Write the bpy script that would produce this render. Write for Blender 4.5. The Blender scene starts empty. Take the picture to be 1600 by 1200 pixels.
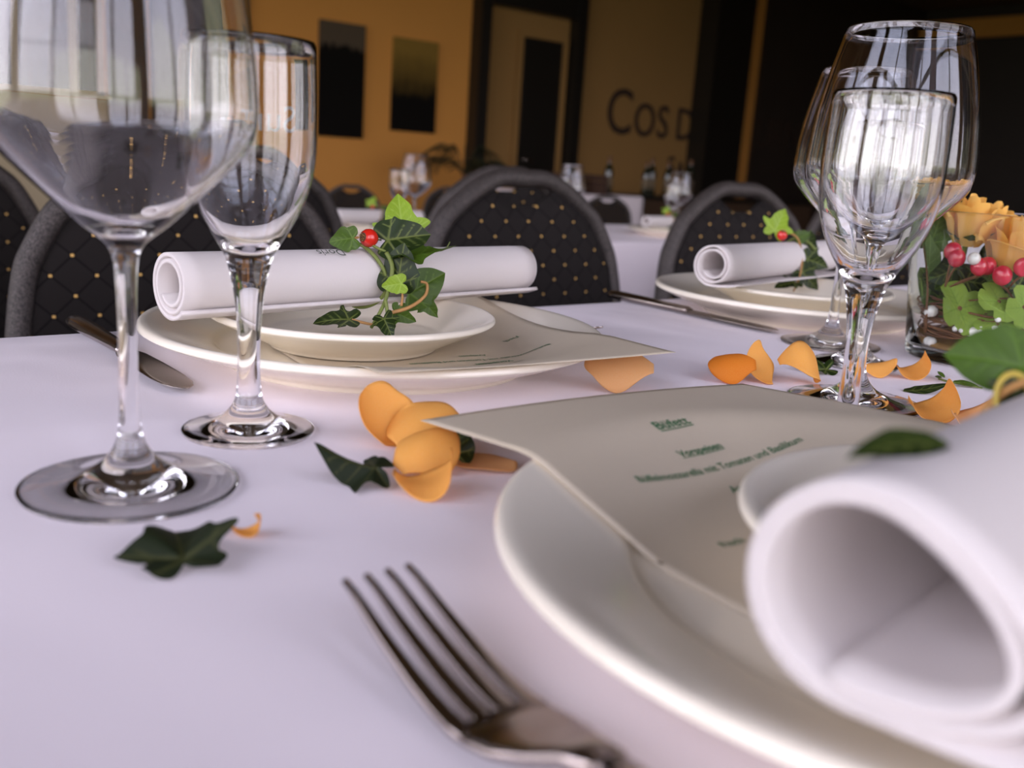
import bpy, bmesh, math, random
from mathutils import Vector, Matrix, Euler
random.seed(7)
PI = math.pi
SC = bpy.context.scene
COL = SC.collection
R_ = math.radians
TZ = 0.75                       # height of the table top the camera stands at

# ------------------------------------------------------------------ camera
F_PX = 1492.0
PITCH, ROLL, YAW = R_(13.115), R_(3.784), R_(39.84)
CAM = Vector((0, 0, TZ + 0.13))
def _axes():
    fw = Vector((0, math.cos(PITCH), -math.sin(PITCH)))
    u0 = Vector((0, math.sin(PITCH), math.cos(PITCH)))
    r0 = Vector((1, 0, 0))
    r = r0 * math.cos(ROLL) + u0 * math.sin(ROLL)
    u = -r0 * math.sin(ROLL) + u0 * math.cos(ROLL)
    m = Matrix.Rotation(-YAW, 3, 'Z')
    return m @ r, m @ u, m @ fw
CR, CU, CF = _axes()
cam_d = bpy.data.cameras.new('camera')
cam = bpy.data.objects.new('camera', cam_d)
COL.objects.link(cam)
cam.matrix_world = Matrix(((CR.x, CU.x, -CF.x, CAM.x), (CR.y, CU.y, -CF.y, CAM.y), (CR.z, CU.z, -CF.z, CAM.z), (0, 0, 0, 1)))
cam_d.sensor_width = 36
cam_d.lens = 36 * F_PX / 1600
cam_d.clip_start = 0.01
cam_d.dof.use_dof = True
cam_d.dof.focus_distance = 0.57
cam_d.dof.aperture_fstop = 8.2
SC.camera = cam

# ------------------------------------------------------------------ view, world
SC.view_settings.view_transform = 'Standard'
SC.view_settings.look = 'None'
SC.view_settings.exposure = 0.55
SC.view_settings.gamma = 1
SC.view_settings.use_curve_mapping = False
SKY_STRENGTH = 4.2
w = bpy.data.worlds.new('world'); SC.world = w; w.use_nodes = True
nt = w.node_tree; nt.nodes.clear()
o_ = nt.nodes.new('ShaderNodeOutputWorld'); b_ = nt.nodes.new('ShaderNodeBackground')
tc = nt.nodes.new('ShaderNodeTexCoord'); sp = nt.nodes.new('ShaderNodeSeparateXYZ'); rp = nt.nodes.new('ShaderNodeValToRGB')
mr = nt.nodes.new('ShaderNodeMapRange'); mr.inputs[1].default_value = -1; mr.inputs[2].default_value = 1
nt.links.new(tc.outputs['Generated'], sp.inputs[0]); nt.links.new(sp.outputs[2], mr.inputs[0]); nt.links.new(mr.outputs[0], rp.inputs[0])
cr = rp.color_ramp
cr.elements[0].position = 0.0; cr.elements[0].color = (.22, .21, .15, 1)
cr.elements[1].position = 1.0; cr.elements[1].color = (.50, .60, .98, 1)
for p_, c_ in ((.485, (.30, .29, .20, 1)), (.50, (1.0, .91, .94, 1)), (.62, (.93, .84, .97, 1))):
    e_ = cr.elements.new(p_); e_.color = c_
nt.links.new(rp.outputs[0], b_.inputs[0]); b_.inputs[1].default_value = SKY_STRENGTH; nt.links.new(b_.outputs[0], o_.inputs[0])
SC.cycles.use_denoising = True
SC.cycles.max_bounces = 14; SC.cycles.transmission_bounces = 14; SC.cycles.transparent_max_bounces = 16
SC.cycles.diffuse_bounces = 5; SC.cycles.glossy_bounces = 5
SC.cycles.caustics_reflective = False; SC.cycles.caustics_refractive = True
SC.cycles.sample_clamp_indirect = 6

def portal(loc, rot, sx, sy):
    d = bpy.data.lights.new('window_daylight', 'AREA'); d.shape = 'RECTANGLE'; d.size = sx; d.size_y = sy
    d.cycles.is_portal = True
    o = bpy.data.objects.new('window_daylight', d); COL.objects.link(o); o.location = loc; o.rotation_euler = rot

# ------------------------------------------------------------------ points from directions
def ray(px, py): return CR * ((px - 800) / F_PX) - CU * ((py - 600) / F_PX) + CF
def at(px, py, z):                       # point at height z above the table top
    d = ray(px, py); return CAM + d * ((TZ + z - CAM.z) / d.z)
def aty(px, py, y):                      # point at distance y across the table
    d = ray(px, py); return CAM + d * (y / d.y)
def att(px, py, t): return CAM + ray(px, py) * t

# ------------------------------------------------------------------ materials
MATS = {}
def mat(name, col, rough=.5, metal=0, spec=.5, noise=None, bump=None, trans=0, sheen=0, coat=0, transl=0):
    if name in MATS: return MATS[name]
    m = bpy.data.materials.new(name); m.use_nodes = True
    n = m.node_tree.nodes; l = m.node_tree.links
    b = n['Principled BSDF']
    b.inputs['Base Color'].default_value = (*col, 1); b.inputs['Roughness'].default_value = rough
    b.inputs['Metallic'].default_value = metal; b.inputs['Specular IOR Level'].default_value = spec
    b.inputs['Coat Weight'].default_value = coat; b.inputs['Sheen Weight'].default_value = sheen
    t = n.new('ShaderNodeTexCoord')
    if noise:                            # (scale, amount, second colour)
        z = n.new('ShaderNodeTexNoise'); z.inputs['Scale'].default_value = noise[0]; z.inputs['Detail'].default_value = 4
        l.new(t.outputs['Object'], z.inputs['Vector'])
        mx = n.new('ShaderNodeMix'); mx.data_type = 'RGBA'
        r = n.new('ShaderNodeValToRGB'); r.color_ramp.elements[0].position = .35; r.color_ramp.elements[1].position = .7
        l.new(z.outputs[0], r.inputs[0])
        ml = n.new('ShaderNodeMath'); ml.operation = 'MULTIPLY'; ml.inputs[1].default_value = noise[1]; l.new(r.outputs[0], ml.inputs[0])
        l.new(ml.outputs[0], mx.inputs[0]); mx.inputs[6].default_value = (*col, 1); mx.inputs[7].default_value = (*noise[2], 1)
        l.new(mx.outputs[2], b.inputs['Base Color'])
    if bump:                             # (scale, strength, distance)
        z = n.new('ShaderNodeTexNoise'); z.inputs['Scale'].default_value = bump[0]; z.inputs['Detail'].default_value = 3
        l.new(t.outputs['Object'], z.inputs['Vector'])
        bp = n.new('ShaderNodeBump'); bp.inputs['Strength'].default_value = bump[1]; bp.inputs['Distance'].default_value = bump[2]
        l.new(z.outputs[0], bp.inputs['Height']); l.new(bp.outputs[0], b.inputs['Normal'])
    if transl:
        tr = n.new('ShaderNodeBsdfTranslucent'); tr.inputs[0].default_value = (*col, 1)
        ms = n.new('ShaderNodeMixShader'); ms.inputs[0].default_value = transl
        l.new(b.outputs[0], ms.inputs[1]); l.new(tr.outputs[0], ms.inputs[2]); l.new(ms.outputs[0], n['Material Output'].inputs[0])
    MATS[name] = m
    return m

def glass_mat(name, tint=(1, 1, 1), ior=1.5, rough=0.0):
    m = bpy.data.materials.new(name); m.use_nodes = True
    n = m.node_tree.nodes; l = m.node_tree.links; n.remove(n['Principled BSDF'])
    g = n.new('ShaderNodeBsdfGlass'); g.inputs['Color'].default_value = (*tint, 1); g.inputs['IOR'].default_value = ior; g.inputs['Roughness'].default_value = rough
    l.new(g.outputs[0], n['Material Output'].inputs[0]); MATS[name] = m
    return m
def pane_mat(name, tint):
    m = bpy.data.materials.new(name); m.use_nodes = True
    n = m.node_tree.nodes; l = m.node_tree.links; n.remove(n['Principled BSDF'])
    t = n.new('ShaderNodeBsdfTransparent'); t.inputs[0].default_value = (*tint, 1)
    g = n.new('ShaderNodeBsdfGlossy'); g.inputs['Roughness'].default_value = .02; g.inputs[0].default_value = (.9, .9, .9, 1)
    f = n.new('ShaderNodeFresnel'); f.inputs[0].default_value = 1.4; x = n.new('ShaderNodeMixShader')
    l.new(f.outputs[0], x.inputs[0]); l.new(t.outputs[0], x.inputs[1]); l.new(g.outputs[0], x.inputs[2]); l.new(x.outputs[0], n['Material Output'].inputs[0])
    MATS[name] = m
    return m

def cloth_mat():
    m = mat('table_linen', (.83, .755, .79), .85, spec=.15, sheen=.1)
    n = m.node_tree.nodes; l = m.node_tree.links; b = n['Principled BSDF']
    t = n.new('ShaderNodeTexCoord')
    z = n.new('ShaderNodeTexNoise'); z.inputs['Scale'].default_value = 5; z.inputs['Detail'].default_value = 2; z.inputs['Distortion'].default_value = .6
    wv = n.new('ShaderNodeTexNoise'); wv.inputs['Scale'].default_value = 900; wv.inputs['Detail'].default_value = 1
    l.new(t.outputs['Object'], z.inputs[0]); l.new(t.outputs['Object'], wv.inputs[0])
    b1 = n.new('ShaderNodeBump'); b1.inputs['Strength'].default_value = .5; b1.inputs['Distance'].default_value = .016
    b2 = n.new('ShaderNodeBump'); b2.inputs['Strength'].default_value = .12; b2.inputs['Distance'].default_value = .0006
    l.new(z.outputs[0], b1.inputs['Height']); l.new(wv.outputs[0], b2.inputs['Height']); l.new(b1.outputs[0], b2.inputs['Normal']); l.new(b2.outputs[0], b.inputs['Normal'])
    return m

def fabric_mat():
    """black upholstery with a lattice of small woven gold squares"""
    m = mat('dotted_upholstery', (.012, .010, .010), .9, spec=.12)
    n = m.node_tree.nodes; l = m.node_tree.links; b = n['Principled BSDF']
    t = n.new('ShaderNodeTexCoord'); s = n.new('ShaderNodeSeparateXYZ'); l.new(t.outputs['Object'], s.inputs[0])
    def mth(op, a, c=None):
        k = n.new('ShaderNodeMath'); k.operation = op
        for i, v in enumerate((a, c)):
            if v is None: continue
            if isinstance(v, (int, float)): k.inputs[i].default_value = v
            else: l.new(v, k.inputs[i])
        return k.outputs[0]
    def lat(off):
        x = mth('ABSOLUTE', mth('SUBTRACT', mth('FRACT', mth('ADD', mth('DIVIDE', s.outputs[0], .043), off + 50)), .5))
        z = mth('ABSOLUTE', mth('SUBTRACT', mth('FRACT', mth('ADD', mth('DIVIDE', s.outputs[2], .040), off + 50)), .5))
        return mth('MULTIPLY', mth('LESS_THAN', x, .038), mth('LESS_THAN', z, .036))
    d = mth('MAXIMUM', lat(0), lat(.5))
    # fine darker diamond lines between the squares
    p = mth('ABSOLUTE', mth('SUBTRACT', mth('FRACT', mth('ADD', mth('ADD', mth('DIVIDE', s.outputs[0], .043), mth('DIVIDE', s.outputs[2], .040)), 50.5)), .5))
    q = mth('ABSOLUTE', mth('SUBTRACT', mth('FRACT', mth('ADD', mth('SUBTRACT', mth('DIVIDE', s.outputs[0], .043), mth('DIVIDE', s.outputs[2], .040)), 50.5)), .5))
    ln = mth('LESS_THAN', mth('MINIMUM', p, q), .03)
    m0 = n.new('ShaderNodeMix'); m0.data_type = 'RGBA'; l.new(ln, m0.inputs[0]); m0.inputs[6].default_value = (.016, .0135, .0125, 1); m0.inputs[7].default_value = (.006, .005, .005, 1)
    mx = n.new('ShaderNodeMix'); mx.data_type = 'RGBA'; l.new(d, mx.inputs[0]); l.new(m0.outputs[2], mx.inputs[6]); mx.inputs[7].default_value = (.62, .38, .12, 1)
    l.new(mx.outputs[2], b.inputs['Base Color'])
    return m

def leaf_mat(name, body, vein, rough=.35):
    m = mat(name, body, rough, spec=.3, transl=.0)
    n = m.node_tree.nodes; l = m.node_tree.links; b = n['Principled BSDF']
    a = n.new('ShaderNodeAttribute'); a.attribute_name = 'vein'
    t = n.new('ShaderNodeTexCoord'); z = n.new('ShaderNodeTexNoise'); z.inputs['Scale'].default_value = 90; l.new(t.outputs['Object'], z.inputs[0])
    m0 = n.new('ShaderNodeMix'); m0.data_type = 'RGBA'; l.new(z.outputs[0], m0.inputs[0]); m0.inputs[6].default_value = (*[c * .6 for c in body], 1); m0.inputs[7].default_value = (*[c * 1.35 for c in body], 1)
    mx = n.new('ShaderNodeMix'); mx.data_type = 'RGBA'; l.new(a.outputs['Fac'], mx.inputs[0]); l.new(m0.outputs[2], mx.inputs[6]); mx.inputs[7].default_value = (*vein, 1)
    l.new(mx.outputs[2], b.inputs['Base Color'])
    tr = n.new('ShaderNodeBsdfTranslucent'); l.new(mx.outputs[2], tr.inputs[0]); ms = n.new('ShaderNodeMixShader'); ms.inputs[0].default_value = .25
    l.new(b.outputs[0], ms.inputs[1]); l.new(tr.outputs[0], ms.inputs[2]); l.new(ms.outputs[0], n['Material Output'].inputs[0])
    return m

M_CLOTH = cloth_mat()
M_NAP = mat('napkin_linen', (.70, .65, .63), .8, spec=.15, bump=(700, .10, .0005))
M_CHINA = mat('china', (.91, .84, .70), .14, spec=.45)
M_PAPER = mat('menu_paper', (.64, .555, .42), .7, spec=.25, noise=(300, .12, (.57, .49, .37)))
M_INK = mat('green_ink', (.05, .17, .07), .7)
M_INKD = mat('dark_ink', (.06, .07, .05), .7)
M_STEEL = mat('polished_steel', (.42, .36, .33), .20, metal=1)
M_GLASS = glass_mat('crystal', (1, 1, 1), 1.45)
M_VGLASS = glass_mat('vase_glass', (.985, 1, .99), 1.22)
M_ETCH = mat('etched_print', (.75, .72, .66), .6, transl=.4)
M_FAB = fabric_mat()
M_FRAME = mat('hammered_metal', (.016, .013, .012), .46, metal=.3, noise=(520, .9, (.125, .105, .095)), bump=(700, .7, .002))
M_LEAFD = leaf_mat('ivy_dark', (.020, .038, .007), (.17, .21, .05), .42)
M_LEAFM = leaf_mat('ivy_green', (.060, .115, .010), (.12, .20, .03), .42)
M_LEAFL = leaf_mat('ivy_light', (.28, .43, .035), (.38, .54, .09), .42)
M_LEAFB = leaf_mat('dry_ivy', (.014, .022, .007), (.055, .06, .018), .65)
M_LEAFN = leaf_mat('soft_green_leaf', (.055, .115, .006), (.08, .16, .012), .45)
M_STEM = mat('green_stem', (.16, .20, .04), .6)
M_TWIG = mat('brown_twig', (.20, .085, .03), .7, noise=(200, .6, (.10, .04, .02)))
M_STEMO = mat('tan_stem', (.42, .22, .07), .6)
M_HIP = mat('rosehip_red', (.60, .018, .010), .18, coat=.4)
M_CAL = mat('calyx', (.10, .045, .015), .9, bump=(900, 1, .002))
M_PETAL = mat('petal_apricot', (.94, .50, .10), .6, spec=.2, transl=.35, noise=(60, .5, (.95, .60, .22)))
M_PETALO = mat('petal_orange', (.85, .27, .02), .6, spec=.2, transl=.35, noise=(60, .5, (.90, .42, .08)))
M_PETALP = mat('petal_peach', (.90, .56, .26), .6, spec=.2, transl=.35, noise=(60, .4, (.90, .48, .15)))
M_ROSE = mat('rose_yellow', (.95, .58, .13), .6, spec=.2, transl=.3, noise=(40, .6, (.95, .66, .24)))
M_HYD = leaf_mat('hydrangea_green', (.30, .44, .07), (.20, .32, .05), .6)
M_SAGE = leaf_mat('sage_leaf', (.13, .21, .06), (.20, .30, .10), .6)
M_BERRY = mat('berry_red', (.62, .02, .05), .2, coat=.4, noise=(80, .4, (.62, .04, .08)))
M_PEARL = mat('pearl', (.85, .82, .78), .18, coat=.6)
M_SAND = mat('amber_base', (.30, .16, .05), .6)
M_BLACK = mat('black_wood', (.010, .008, .006), .4)
M_WOOD = mat('dark_table_wood', (.06, .035, .02), .4)

# ------------------------------------------------------------------ mesh helpers
def make_mesh(name, vs, fs, m=None, smooth=True):
    me = bpy.data.meshes.new(name)
    me.from_pydata([tuple(v) for v in vs], [], [tuple(f) for f in fs])
    if m: me.materials.append(m)
    if smooth: me.polygons.foreach_set('use_smooth', [True] * len(me.polygons))
    me.update()
    return me
def add(name, me, parent=None, loc=(0, 0, 0), rot=(0, 0, 0), scale=None):
    o = bpy.data.objects.new(name, me); COL.objects.link(o)
    o.parent = parent; o.location = loc; o.rotation_euler = rot
    if scale is not None: o.scale = (scale,) * 3 if isinstance(scale, (int, float)) else scale
    return o
def tag(o, label, cat, group=None):
    o['label'] = label; o['category'] = cat
    if group: o['group'] = group
    return o
def struct(o): o['kind'] = 'structure'; return o
def thing(name, label, cat, loc=(0, 0, 0), rz=0, group=None):
    o = bpy.data.objects.new(name, None); COL.objects.link(o); o.location = loc; o.rotation_euler = (0, 0, rz); o.empty_display_size = .05
    return tag(o, label, cat, group)
def copy_tree(o, parent=None):
    c = o.copy(); COL.objects.link(c); c.parent = parent
    for ch in list(o.children): copy_tree(ch, c)
    return c
def dup(o, loc, rz, label, group=None):
    c = copy_tree(o); c.location = loc; c.rotation_euler = (0, 0, rz); c['label'] = label
    if group: c['group'] = group
    return c

class MB:
    def __init__(s): s.v = []; s.f = []
    def add(s, vs, fs):
        k = len(s.v); s.v += [Vector(v) for v in vs]; s.f += [[i + k for i in f] for f in fs]; return s
    def box(s, a, b, bev=0):
        x0, y0, z0 = a; x1, y1, z1 = b
        if bev:
            bm = bmesh.new(); bmesh.ops.create_cube(bm, size=1)
            for v in bm.verts: v.co = Vector(((x0 + x1) / 2 + v.co.x * (x1 - x0), (y0 + y1) / 2 + v.co.y * (y1 - y0), (z0 + z1) / 2 + v.co.z * (z1 - z0)))
            bmesh.ops.bevel(bm, geom=bm.edges[:], offset=bev, segments=2, affect='EDGES', profile=.5)
            bm.verts.index_update(); vs = [v.co.copy() for v in bm.verts]; fs = [[v.index for v in f.verts] for f in bm.faces]; bm.free()
            return s.add(vs, fs)
        return s.add([(x0, y0, z0), (x1, y0, z0), (x1, y1, z0), (x0, y1, z0), (x0, y0, z1), (x1, y0, z1), (x1, y1, z1), (x0, y1, z1)],
                     [(0, 3, 2, 1), (4, 5, 6, 7), (0, 1, 5, 4), (1, 2, 6, 5), (2, 3, 7, 6), (3, 0, 4, 7)])
    def lathe(s, prof, seg=48, ctr=(0, 0, 0)):
        """prof: list of (r, z); r = 0 closes on the axis"""
        vs = []; fs = []; rows = []
        for r, z in prof:
            if r <= 1e-7: rows.append([len(vs)]); vs.append((ctr[0], ctr[1], ctr[2] + z))
            else:
                rows.append(list(range(len(vs), len(vs) + seg)))
                for i in range(seg):
                    a = 2 * PI * i / seg; vs.append((ctr[0] + r * math.cos(a), ctr[1] + r * math.sin(a), ctr[2] + z))
        for A, B in zip(rows, rows[1:]):
            for i in range(seg):
                j = (i + 1) % seg
                if len(A) == 1 and len(B) == 1: continue
                if len(A) == 1: fs.append((A[0], B[j], B[i]))
                elif len(B) == 1: fs.append((A[i], A[j], B[0]))
                else: fs.append((A[i], A[j], B[j], B[i]))
        return s.add(vs, fs)
    def tube(s, pts, rad, seg=8, flat=None, up=None, caps=True, sq=1.0):
        """pts: centre line; rad: number or list; flat: second radius"""
        pts = [Vector(p) for p in pts]; n = len(pts)
        if not isinstance(rad, (list, tuple)): rad = [rad] * n
        vs = []; fs = []; ref = Vector(up) if up else None
        prev = None
        for i, p in enumerate(pts):
            t = (pts[min(i + 1, n - 1)] - pts[max(i - 1, 0)]).normalized()
            if ref is not None: a = ref
            elif prev is None: a = Vector((0, 0, 1)) if abs(t.z) < .9 else Vector((1, 0, 0))
            else: a = prev
            b = t.cross(a).normalized(); a = b.cross(t).normalized(); prev = a
            for k in range(seg):
                w = 2 * PI * k / seg
                cw, sw = math.cos(w), math.sin(w); cw = math.copysign(abs(cw) ** sq, cw); sw = math.copysign(abs(sw) ** sq, sw)
                vs.append(p + a * (rad[i] * cw) + b * ((flat[i] if isinstance(flat, (list, tuple)) else flat or rad[i]) * sw))
        for i in range(n - 1):
            for k in range(seg):
                j = (k + 1) % seg; fs.append((i * seg + k, i * seg + j, (i + 1) * seg + j, (i + 1) * seg + k))
        if caps: fs.append(tuple(range(seg - 1, -1, -1))); fs.append(tuple((n - 1) * seg + k for k in range(seg)))
        return s.add(vs, fs)
    def sphere(s, c, r, seg=16, rings=10, sz=1.0):
        prof = [(r * math.sin(PI * i / rings) if 0 < i < rings else 0, -r * sz * math.cos(PI * i / rings)) for i in range(rings + 1)]
        return s.lathe(prof, seg, c)
    def mesh(s, name, m, smooth=True): return make_mesh(name, s.v, s.f, m, smooth)
    def obj(s, name, m, parent=None, smooth=True, **k): return add(name, s.mesh(name, m, smooth), parent, **k)

def spline(pts, n=8):
    """Catmull-Rom through the points"""
    pts = [Vector(p) for p in pts]; out = []
    for i in range(len(pts) - 1):
        p0 = pts[max(i - 1, 0)]; p1 = pts[i]; p2 = pts[i + 1]; p3 = pts[min(i + 2, len(pts) - 1)]
        for k in range(n):
            t = k / n
            out.append(.5 * ((2 * p1) + (p2 - p0) * t + (2 * p0 - 5 * p1 + 4 * p2 - p3) * t * t + (3 * p1 - p0 - 3 * p2 + p3) * t ** 3))
    out.append(pts[-1]); return out
def interp(tab, x):
    for (a, b), (c, d) in zip(tab, tab[1:]):
        if x <= c: return b + (d - b) * (0 if c == a else max(0, (x - a) / (c - a)))
    return tab[-1][1]
def smoothstep(a, b, x):
    t = max(0, min(1, (x - a) / (b - a))); return t * t * (3 - 2 * t)
def frame(zaxis, yaxis):
    """matrix whose Z follows zaxis and Y leans towards yaxis"""
    z = Vector(zaxis).normalized(); y = Vector(yaxis); y = (y - z * y.dot(z)).normalized(); x = y.cross(z)
    return Matrix((x, y, z)).transposed()
def text_mesh(body, size, name='lettering', extrude=0, align='LEFT', spacing=1.0, bold=0):
    c = bpy.data.curves.new(name, 'FONT'); c.body = body; c.size = size; c.align_x = align; c.extrude = extrude; c.space_character = spacing; c.offset = bold; c.resolution_u = 4
    o = bpy.data.objects.new(name, c); COL.objects.link(o)
    me = bpy.data.meshes.new_from_object(o.evaluated_get(bpy.context.evaluated_depsgraph_get()))
    COL.objects.unlink(o); bpy.data.objects.remove(o)
    me.name = name
    return me

# ================================================================== the room
X0, X1, Y0, Y1, ZC = -1.9, 14.2, -1.9, 8.0, 3.45
LOW = -0.19                                  # the far part of the room lies one step lower
M_TAN = mat('ochre_paint', (.72, .325, .075), .85, spec=.2, noise=(1.2, .35, (.62, .29, .07)))
M_TAN2 = mat('shaded_dark_ochre_paint', (.34, .19, .065), .85, spec=.2, noise=(1.0, .4, (.27, .155, .055)))  # darker ochre paint, with some of the wall's dimness mixed into the colour
M_PALE = mat('pale_plaster', (.55, .46, .30), .9)
M_CEIL = mat('ceiling_paint', (.16, .10, .06), .9)
M_FLOOR = mat('brown_carpet', (.10, .06, .04), .95, noise=(20, .5, (.07, .04, .03)))
M_DARKW = mat('dark_panelling', (.030, .020, .014), .6, noise=(3, .4, (.02, .013, .010)))
M_WHITEF = mat('window_frame_paint', (.50, .40, .26), .5)
M_PANE = pane_mat('window_glass', (.95, .97, .97))
M_TINT = pane_mat('sky_dimming_glass', (.10, .102, .105))  # tint added only to dim the sky behind the back windows

struct(MB().box((X0 - .2, Y0 - .2, -.30), (X1 + .2, 3.45, 0)).obj('floor', M_FLOOR, smooth=False))
struct(MB().box((X0 - .2, 3.45, -.49), (X1 + .2, Y1 + .2, LOW)).obj('floor', M_FLOOR, smooth=False))
struct(MB().box((X0 - .2, Y0 - .2, ZC), (X1 + .2, Y1 + .2, ZC + .15)).obj('ceiling', M_CEIL, smooth=False))

def window(name, n, a0, a1, z0, z1, plane, axis, outward, pm, cols, rows, m):
    """a framed window in a wall; axis 'x': wall runs along x at y = plane"""
    def P(a, d, z): return (a, plane + d * outward, z) if axis == 'x' else (plane + d * outward, a, z)
    def bx(mb, a, b, z, zz, d0=.02, d1=.10):
        p, q = P(a, d0, z), P(b, d1, zz); mb.box(tuple(min(i, j) for i, j in zip(p, q)), tuple(max(i, j) for i, j in zip(p, q)))
    f = MB(); t = .06
    bx(f, a0, a1, z0, z0 + t); bx(f, a0, a1, z1 - t, z1); bx(f, a0, a0 + t, z0, z1); bx(f, a1 - t, a1, z0, z1)
    o = struct(f.obj(name, m, smooth=False))
    for c in cols: k = MB(); bx(k, c - .035, c + .035, z0 + t, z1 - t, .03, .09); k.obj('mullion', m, o, smooth=False)
    for c in rows: k = MB(); bx(k, a0 + t, a1 - t, c - .03, c + .03, .03, .09); k.obj('transom', m, o, smooth=False)
    xs = [a0 + t] + list(cols) + [a1 - t]; zs = [z0 + t] + list(rows) + [z1 - t]
    for i in range(len(xs) - 1):
        for j in range(len(zs) - 1):
            k = MB(); bx(k, xs[i], xs[i + 1], zs[j], zs[j + 1], .058, .062); k.obj('pane', pm, o, smooth=False)
    s = MB(); bx(s, a0 - .05, a1 + .05, z0 - .05, z0, -.10, .10); s.obj('window_sill', m, o, smooth=False)
    return o

def wall(name, a0, a1, z0, z1, plane, axis, outward, holes, m, th=.2):
    mb = MB()
    def bx(a, b, z, zz):
        if b - a < 1e-4 or zz - z < 1e-4: return
        if axis == 'x': mb.box((a, min(plane, plane + outward * th), z), (b, max(plane, plane + outward * th), zz))
        else: mb.box((min(plane, plane + outward * th), a, z), (max(plane, plane + outward * th), b, zz))
    c = a0
    for h0, h1, hz0, hz1 in sorted(holes):
        bx(c, h0, z0, z1); bx(h0, h1, z0, hz0); bx(h0, h1, hz1, z1); c = h1
    bx(c, a1, z0, z1)
    return struct(mb.obj(name, m, smooth=False))

# left wall: tall windows that light the tables
LW = [(-1.6, .7, .25, 3.2), (.9, 3.2, .25, 3.2), (3.5, 5.45, .25, 3.2), (5.75, 7.7, .25, 3.2)]
wall('wall_left', Y0, Y1, -.49, ZC, X0, 'y', -1, LW, M_PALE)
for i, (a, b, z0, z1) in enumerate(LW):
    window('window_%d' % (i + 1), i, a, b, z0, z1, X0, 'y', -1, M_PANE, [(a + b) / 2], [2.35], M_WHITEF)
    portal((X0 - .12, (a + b) / 2, (z0 + z1) / 2), (0, -PI / 2, 0), z1 - z0, b - a)
# wall behind the camera: windows as well
FW = [(-1.6, -.1, .5, 3.1), (.2, 2.2, .5, 3.1), (2.5, 4.5, .5, 3.1), (4.8, 6.8, .5, 3.1)]
wall('wall_front', X0 - .2, X1 + .2, -.49, ZC, Y0, 'x', -1, FW, M_TAN)
for i, (a, b, z0, z1) in enumerate(FW):
    window('window_%d' % (i + 7), i, a, b, z0, z1, Y0, 'x', -1, M_PANE, [(a + b) / 2], [2.3], M_WHITEF)
    portal(((a + b) / 2, Y0 - .12, (z0 + z1) / 2), (PI / 2, 0, 0), b - a, z1 - z0)
# back wall: windows at its left end, glass tinted to dim the sky
BW = [(-1.6, -.1, 1.12, 3.0), (.3, 2.385, 1.12, 3.0)]
wall('wall_back', X0 - .2, X1 + .2, -.49, ZC, Y1, 'x', 1, BW, M_TAN)
window('window_5', 8, -1.6, -.1, 1.12, 3.0, Y1, 'x', 1, M_TINT, [-.85], [2.4], M_WHITEF)
window('window_6', 9, .3, 2.385, 1.12, 3.0, Y1, 'x', 1, M_TINT, [1.0, 1.62, 2.135], [2.4], M_WHITEF)
for a, b in ((-1.6, -.1), (.3, 2.385)): portal(((a + b) / 2, Y1 + .12, 2.06), (-PI / 2, 0, 0), b - a, 1.88)
wall('wall_right', Y0, Y1, -.49, ZC, X1, 'y', 1, [], M_DARKW)
yb = Y1
def trim(n, a, b, m=M_BLACK): return struct(MB().box(a, b).obj('trim_%d' % n, m, smooth=False))
trim(1, (2.39, yb - .14, LOW), (2.69, yb, ZC), M_DARKW)                 # column beside the window
trim(2, (2.76, yb - .03, LOW), (3.55, yb, ZC), M_DARKW)                 # dark panelled bay
trim(12, (X0, yb - .03, LOW), (2.39, yb, 1.06), M_PALE)                   # pale wall below the windows
trim(3, (5.86, yb - .16, LOW), (5.99, yb, ZC))                          # black posts of the glazed front
trim(4, (7.13, yb - .16, LOW), (7.26, yb, ZC))
trim(5, (9.18, yb - .30, LOW), (9.86, yb, ZC))
trim(6, (5.99, yb - .15, 2.36), (7.13, yb, 2.60))
trim(7, (7.26, yb - .02, LOW), (9.18, yb, ZC), M_TAN2)                  # sign panel
trim(11, (5.99, yb - .02, LOW), (7.13, yb, 2.36), M_TAN2)                 # recess around the door
trim(8, (10.42, yb - .05, LOW), (X1, yb, ZC), M_DARKW)                  # dark panel right of it
trim(9, (X1 - .10, Y0, 3.02), (X1, Y1, 3.28), M_TAN)                    # pale band below the ceiling
trim(10, (X1 - .06, 4.0, 1.0), (X1, 5.3, 2.3), mat('dim_panel', (.07, .05, .04), .7))
# door
dr = struct(MB().box((6.481, yb - .05, LOW + .002), (7.029, yb - .021, 2.119)).obj('door_1', M_BLACK, smooth=False))
MB().box((6.42, yb - .07, LOW), (6.48, yb - .021, 2.12)).box((7.03, yb - .07, LOW), (7.09, yb - .021, 2.12)).box((6.42, yb - .07, 2.12), (7.09, yb - .021, 2.18)).obj('door_frame', M_TAN2, dr, smooth=False)
MB().tube([(6.55, yb - .06, .9), (6.55, yb - .10, .9), (6.66, yb - .10, .9)], .011).obj('door_handle', M_STEEL, dr)
for (xa, xb, za, zb) in ((6.53, 6.98, 1.05, 2.05), (6.53, 6.98, -.1, .8)):
    MB().box((xa, yb - .058, za), (xb, yb - .05, zb)).obj('door_panel', M_BLACK, dr, smooth=False)

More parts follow.
